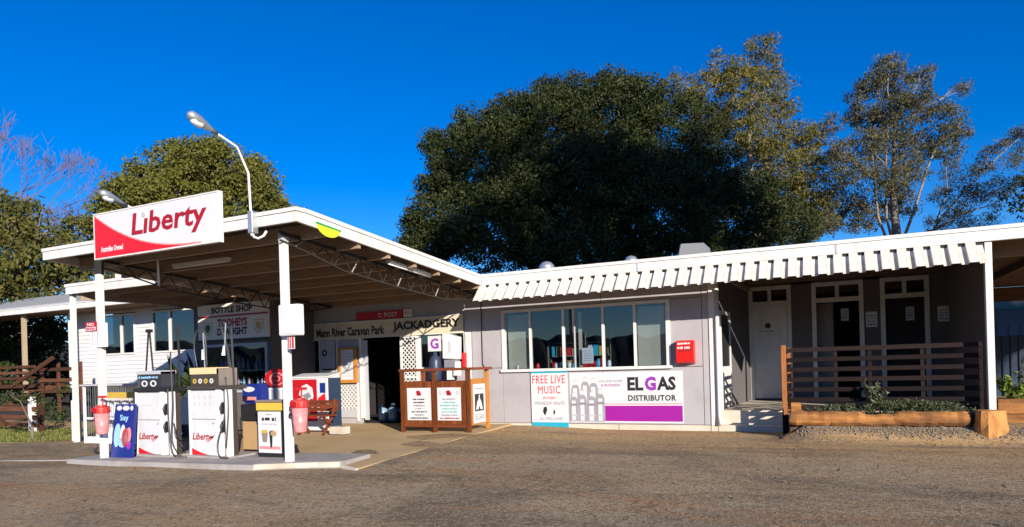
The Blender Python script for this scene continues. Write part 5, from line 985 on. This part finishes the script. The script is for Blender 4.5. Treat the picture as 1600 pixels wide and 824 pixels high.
# ================================================================== TREES
def tree(name, label, cat, base, lobes, per, size, mat, nclump, crad, trunk, limbs, barkmat='bark', group=None, seed=0, up=0.0, aspect=.45, fill=.55, flat=.85, twig=True):
    """trunk: list of (point, radius); limbs run to lobe centres; lobes: (centre, radius)"""
    rng = np.random.default_rng(seed); t = thing(name, base, label, cat, group)
    tk = part('trunk', MB().tube([p for p, r in trunk], [r for p, r in trunk], 10), barkmat, t, smooth=True); top = Vector(trunk[-1][0])
    for k_ in limbs:
        c, r = lobes[k_]; c = Vector(c); src = min((Vector(p) for p, _ in trunk), key=lambda p: (p-c).length + max(0, p.z-c.z)*2); rad = trunk[-1][1]*.9
        mid = src.lerp(c, .5)+Vector((rng.uniform(-.3, .3), rng.uniform(-.3, .3), rng.uniform(.0, .5)))
        part('limb', MB().tube([src, mid, c], [rad*.8, rad*.45, rad*.12], 7), barkmat, t, smooth=True)
        if not twig: continue
        tw = MB()
        for j in range(7):
            d = Vector(rng.normal(0, 1, 3)); d.z = abs(d.z)*.7; d = d.normalized()*r*rng.uniform(.6, 1.0); s_ = mid.lerp(c, rng.uniform(.3, 1)); tw.tube([s_, s_.lerp(c+d, .5)+Vector((0, 0, .1)), c+d], [rad*.22, rad*.13, rad*.05], 5)
        part('twigs', tw, barkmat, t)
    cen = []; rads = []
    tot = sum(r**2 for c, r in lobes)
    for c, r in lobes:
        m = max(2, int(nclump*r*r/tot)); d = rng.normal(0, 1, (m, 3)); d /= np.linalg.norm(d, axis=1)[:, None]; q = d*(rng.uniform(fill**3, 1, (m, 1))**(1/3))*r*np.array([1, 1, flat]); cen.append(np.array(tuple(c))+q); rads.append(crad*rng.uniform(.6, 1.3, m))
    cen = np.concatenate(cen); rads = np.concatenate(rads)
    me = shift(leaves_mesh('crown', cen, rads, per, size, mat, rng, up, aspect), base); link('crown', me, t); return t
def lobe_px(lst, zc, dz, seed):
    rr = random.Random(seed); out = []
    for l in lst:
        z = zc + (l[3] if len(l) > 3 else rr.uniform(-dz, dz)); out.append((at(l[0], l[1], z), l[2]*z/FPX))
    return out
# the great fig
zc = 33
fl = lobe_px([(700,345,68,0),(668,385,40,-1),(705,240,42,1),(690,290,40,0),(760,265,88,0),(800,200,55,1),(850,225,98,0),(900,165,52,2),(955,190,82,0),(1000,160,45,1),(1040,220,90,0),(1095,285,75,0),(1140,340,80,0),(1225,355,55,1),(1180,310,45,2),(880,320,115,-2),(1020,330,115,-3),(780,350,95,-2),(900,400,80,-4),(1060,400,80,-3),(820,300,80,-2),(960,280,90,-2),(655,350,28,0),(643,385,22,0),(675,225,22,1),(740,200,36,1),(960,128,24,1),(860,150,30,1)], zc, 1, 3)
b0 = at(930, 620, zc); b0.z = 0
tree('fig_tree', 'huge dense dark green fig tree spreading behind the shop roof', 'tree', b0, fl, 50, .155, 'figleaf', 7600, .44, [(b0, .9), (b0+Vector((0, 0, 2.5)), .75), (b0+Vector((.3, 0, 4.5)), .6)], [0, 4, 15, 16, 17, 20], seed=1, fill=.45, twig=False)
# tall gum behind the fig
zc = 42
gl = lobe_px([(1095,140,30),(1130,105,32),(1085,165,22),(1160,140,42),(1190,75,22),(1185,110,30),(1210,135,26),(1150,190,46),(1215,170,30),(1195,210,45),(1240,225,36),(1270,215,24),(1230,265,45),(1260,300,40),(1050,128,14),(1058,150,16),(1110,195,36),(1170,250,45),(1215,310,50),(1285,250,26),(1250,340,45),(1290,340,30)], zc, 1.5, 4)
b1 = at(1190, 620, zc); b1.z = 0
tree('gum_tree', 'tall golden brown gum tree rising behind the right end of the fig', 'tree', b1, gl, 44, .22, 'gumleaf', 1050, .55, [(b1, .45), (at(1190, 450, zc), .36), (at(1180, 330, zc), .27), (at(1170, 230, zc), .16), (at(1175, 150, zc), .08)], list(range(0, 22, 2)), 'palebark', seed=2, up=.5, aspect=.3, fill=.3)
# open gum with several pale stems
zc = 40
ol = lobe_px([(1390,105,22),(1365,130,26),(1345,150,20),(1335,180,18),(1400,140,26),(1440,118,18),(1430,150,22),(1395,180,38),(1360,185,26),(1450,170,24),(1500,142,13),(1480,185,24),(1495,210,22),(1350,225,30),(1400,230,38),(1450,225,30),(1330,265,30),(1380,280,36),(1425,270,24),(1400,320,32),(1300,195,15),(1310,235,18),(1320,320,30),(1290,350,24),(1350,340,28),(1485,240,16),(1375,95,12),(1300,290,22)], zc, 1.5, 5)
b2 = at(1400, 640, zc); b2.z = 0
tg = tree('gum_tree', 'open crowned gum tree with pale forked stems against the sky', 'tree', b2, ol, 42, .19, 'gumdark', 1000, .46, [(b2, .4), (at(1400, 470, zc), .34), (at(1402, 380, zc), .28), (at(1395, 300, zc), .16), (at(1398, 200, zc), .08)], [0, 1, 3, 5, 7, 10, 13, 16, 21], 'palebark', seed=3, up=.5, aspect=.3, fill=.25)
for pts, r0 in (([(1402, 400), (1428, 330), (1450, 260), (1470, 215)], .10), ([(1395, 400), (1372, 340), (1365, 270), (1360, 215)], .09), ([(1400, 400), (1385, 340), (1384, 260), (1388, 170)], .09)):
    P = [at(x, y, zc-.3) for x, y in pts]; part('limb', MB().tube(P, [r0*(1-.75*i/len(P)) for i in range(len(P))], 7), 'palebark', tg, smooth=True)
zc = 36
sl = lobe_px([(1480,265,16),(1500,290,20),(1525,262,16),(1545,240,15),(1565,228,13),(1590,215,16),(1610,205,16),(1470,310,20),(1505,325,20),(1535,305,16),(1550,285,13),(1490,345,20),(1520,350,15),(1460,350,16),(1575,250,11),(1540,262,14),(1555,325,10),(1580,285,16),(1592,250,14),(1565,300,14),(1598,232,12),(1520,300,18),(1545,345,14)], zc, 1.2, 6)
b3 = at(1438, 640, zc); b3.z = 0
ts = tree('sapling_gum', 'thin sparse gum leaning right between the open gum and the picture edge', 'tree', b3, sl, 28, .14, 'gumdark', 460, .38, [(b3, .2), (at(1440, 420, zc), .15), (at(1452, 360, zc), .12)], [], 'bark', seed=4, up=.5, aspect=.28, fill=.2)
for pts, r0 in (([(1445, 380), (1475, 335), (1520, 285), (1565, 240), (1605, 205)], .07), ([(1452, 365), (1500, 335), (1550, 320)], .06), ([(1462, 350), (1480, 300), (1478, 260)], .05), ([(1520, 287), (1540, 262), (1545, 235)], .04)):
    P = [at(x, y, zc) for x, y in pts]; part('limb', MB().tube(P, [r0*(1-.75*i/len(P)) for i in range(len(P))], 6), 'bark', ts, smooth=True)
# unseen gums added right of the shop, crowns shaped to shade the fig
for i, (x, y, top, bot, rad, lab) in enumerate(((17.3, 3.6, 23.6, 12.4, 8.2, 'tall spreading gum added out of view to shade the fig, nearest the forecourt'), (22.4, 9.0, 20.5, 7.5, 5.0, 'shorter gum added out of view to shade the fig, behind the spreading one'))):
    b_ = Vector((x, y, 0)); rr = random.Random(40+i); lb = []
    for k in range(44 if rad > 6 else 26):
        a = rr.uniform(0, 6.28); q_ = rad*math.sqrt(rr.random()); u = rr.random(); lb.append((Vector((x+q_*math.cos(a), y+q_*math.sin(a), bot+1.4+(top-bot-2.8)*u*(1-.12*(q_/rad)**2))), rr.uniform(1.4, 2.2)))
    tree('shade_gum', lab, 'tree', b_, lb, 34, .42, 'gumleaf', 900 if rad > 6 else 560, .9, [(b_, .45), (b_+Vector((0, 0, bot)), .32), (b_+Vector((.3, .2, top*.8)), .12)], [2, 6, 10, 13, 20], 'palebark', group='unseen gums added to shade the fig', seed=60+i)
# tree whose crown just enters at the right edge, standing off to the right
zc = 30
b4 = at(1800, 640, zc); b4.z = 0
el = lobe_px([(1600,300,24),(1640,280,34),(1650,310,45),(1700,260,70),(1760,220,100),(1850,230,110),(1800,320,110),(1700,330,60),(1590,318,16)], zc, 1, 7)
tree('roadside_tree', 'dark tree with only its left foliage showing at the right picture edge', 'tree', b4, el, 30, .22, 'figleaf', 600, .6, [(b4, .4), (b4+Vector((0, 0, 4)), .32), (b4+Vector((-.3, 0, 7)), .2)], [1, 3, 5, 6], seed=5)
# rounded olive tree at left
zc = 46
rl = lobe_px([(310,255,42),(270,262,40),(350,258,36),(225,290,42),(195,310,36),(180,345,40),(385,280,42),(415,305,34),(420,345,40),(300,310,60),(350,325,60),(240,340,60),(330,235,22),(280,240,22),(170,320,20),(400,262,20),(435,325,16),(160,345,16),(130,370,36),(460,350,26),(200,278,14),(295,375,60),(380,380,60),(215,390,50),(445,380,40)], zc, 2, 8)
b5 = at(300, 640, zc); b5.z = 0
tree('round_tree', 'dense rounded olive green tree behind the canopy and big sign', 'tree', b5, rl, 42, .26, 'olive', 2100, .66, [(b5, .6), (b5+Vector((0, 0, 4)), .5), (b5+Vector((0, 0, 7)), .35)], [0, 2, 3, 6, 9, 10], seed=6, fill=.6)
# bushy trees at far left with dead limbs
zc = 40
ll = lobe_px([(20,350,45),(60,370,45),(0,400,55),(90,400,40),(50,420,50),(110,430,40),(20,450,50),(80,455,45),(130,400,26),(-30,350,60),(-60,420,80),(150,440,50),(35,325,26),(5,318,24),(200,460,50)], zc, 2, 9)
b6 = at(30, 640, zc); b6.z = 0
tree('bushy_tree', 'ragged brown and green tree beyond the verandah roof at far left', 'tree', b6, ll, 24, .30, 'bush', 800, .68, [(b6, .35), (b6+Vector((0, 0, 3)), .3), (b6+Vector((0, 0, 5.5)), .2)], [0, 1, 3, 5, 7], 'palebark', seed=7, fill=.4)
hl = lobe_px([(20,540,40),(60,530,40),(0,500,35),(40,500,35),(-20,560,45),(75,570,35),(95,520,25),(10,585,30),(-70,540,60)], 34, 2, 10)
b7 = at(30, 640, 34); b7.z = 0
tree('dark_shrub', 'dark green shrubbery seen under the verandah roof at left', 'shrub', b7, hl, 26, .26, 'bushdark', 420, .6, [(b7, .12), (b7+Vector((0, 0, 1.5)), .08)], [0, 1], seed=8, fill=.4)
g1 = lobe_px([(15,620,14),(35,628,12),(60,618,12),(75,640,14),(85,655,14),(100,640,12),(-20,630,20),(95,610,10)], 18.5, .4, 12)
b8 = at(50, 650, 18.5); b8.z = -.2
tree('garden_shrub', 'low green garden shrub under the stair between rail and bollard', 'shrub', b8, g1, 18, .09, 'bushdark', 70, .2, [(b8, .05), (b8+Vector((0, 0, .4)), .03)], [0], seed=9, fill=.2)
# leafless mauve tree
def bare(name, label, base, h, spread, seed, depth=7):
    rr = random.Random(seed); t = thing(name, base, label, 'tree'); tk = MB(); br = MB(); tw = MB()
    def grow(p, d, L, r, lev):
        q = p + d*L; mid = p.lerp(q, .5)+Vector((rr.uniform(-1, 1), rr.uniform(-1, 1), rr.uniform(-.5, 1)))*L*.06
        (tk if lev == 0 else br if lev < 3 else tw).tube([p, mid, q], [max(r, .015), max(r*.85, .013), max(r*.68, .011)], 7 if lev < 2 else 3, caps=False)
        if lev >= depth: return
        for _ in range(3 if lev < 4 else 2 + (rr.random() < .5)):
            nd = (d + Vector((rr.uniform(-1, 1), rr.uniform(-1, 1), rr.uniform(-.25, .75)))*spread).normalized(); grow(q, nd, L*rr.uniform(.62, .84), r*.62, lev+1)
    grow(Vector(base), Vector((.02, 0, 1)), h*.30, .16, 0); part('trunk', tk, 'bark', t); part('limb', br, 'purplebark', t); part('twigs', tw, 'purplebark', t); return t
b9 = at(-25, 620, 48); b9.z = 0
bare('bare_tree', 'leafless mauve twigged tree against the sky at far left', b9, 23, .62, 5)
b10 = at(70, 620, 52); b10.z = 0
bare('bare_tree', 'smaller leafless mauve tree right of the big bare one', b10, 15, .68, 9)
# scattered fallen leaves on the asphalt
n = 60; x = RNG.uniform(-9, 3, n); y = RNG.uniform(4.5, 13, n); keep = ~((x < -6.4) & (y > 7.5)); cen = np.column_stack([x, y, gz(x, y)+.02])[keep]
stuff(link('leaf_litter', leaves_mesh('leaf_litter', cen, np.full(len(cen), .01), 1, .06, 'gumdark', RNG)))
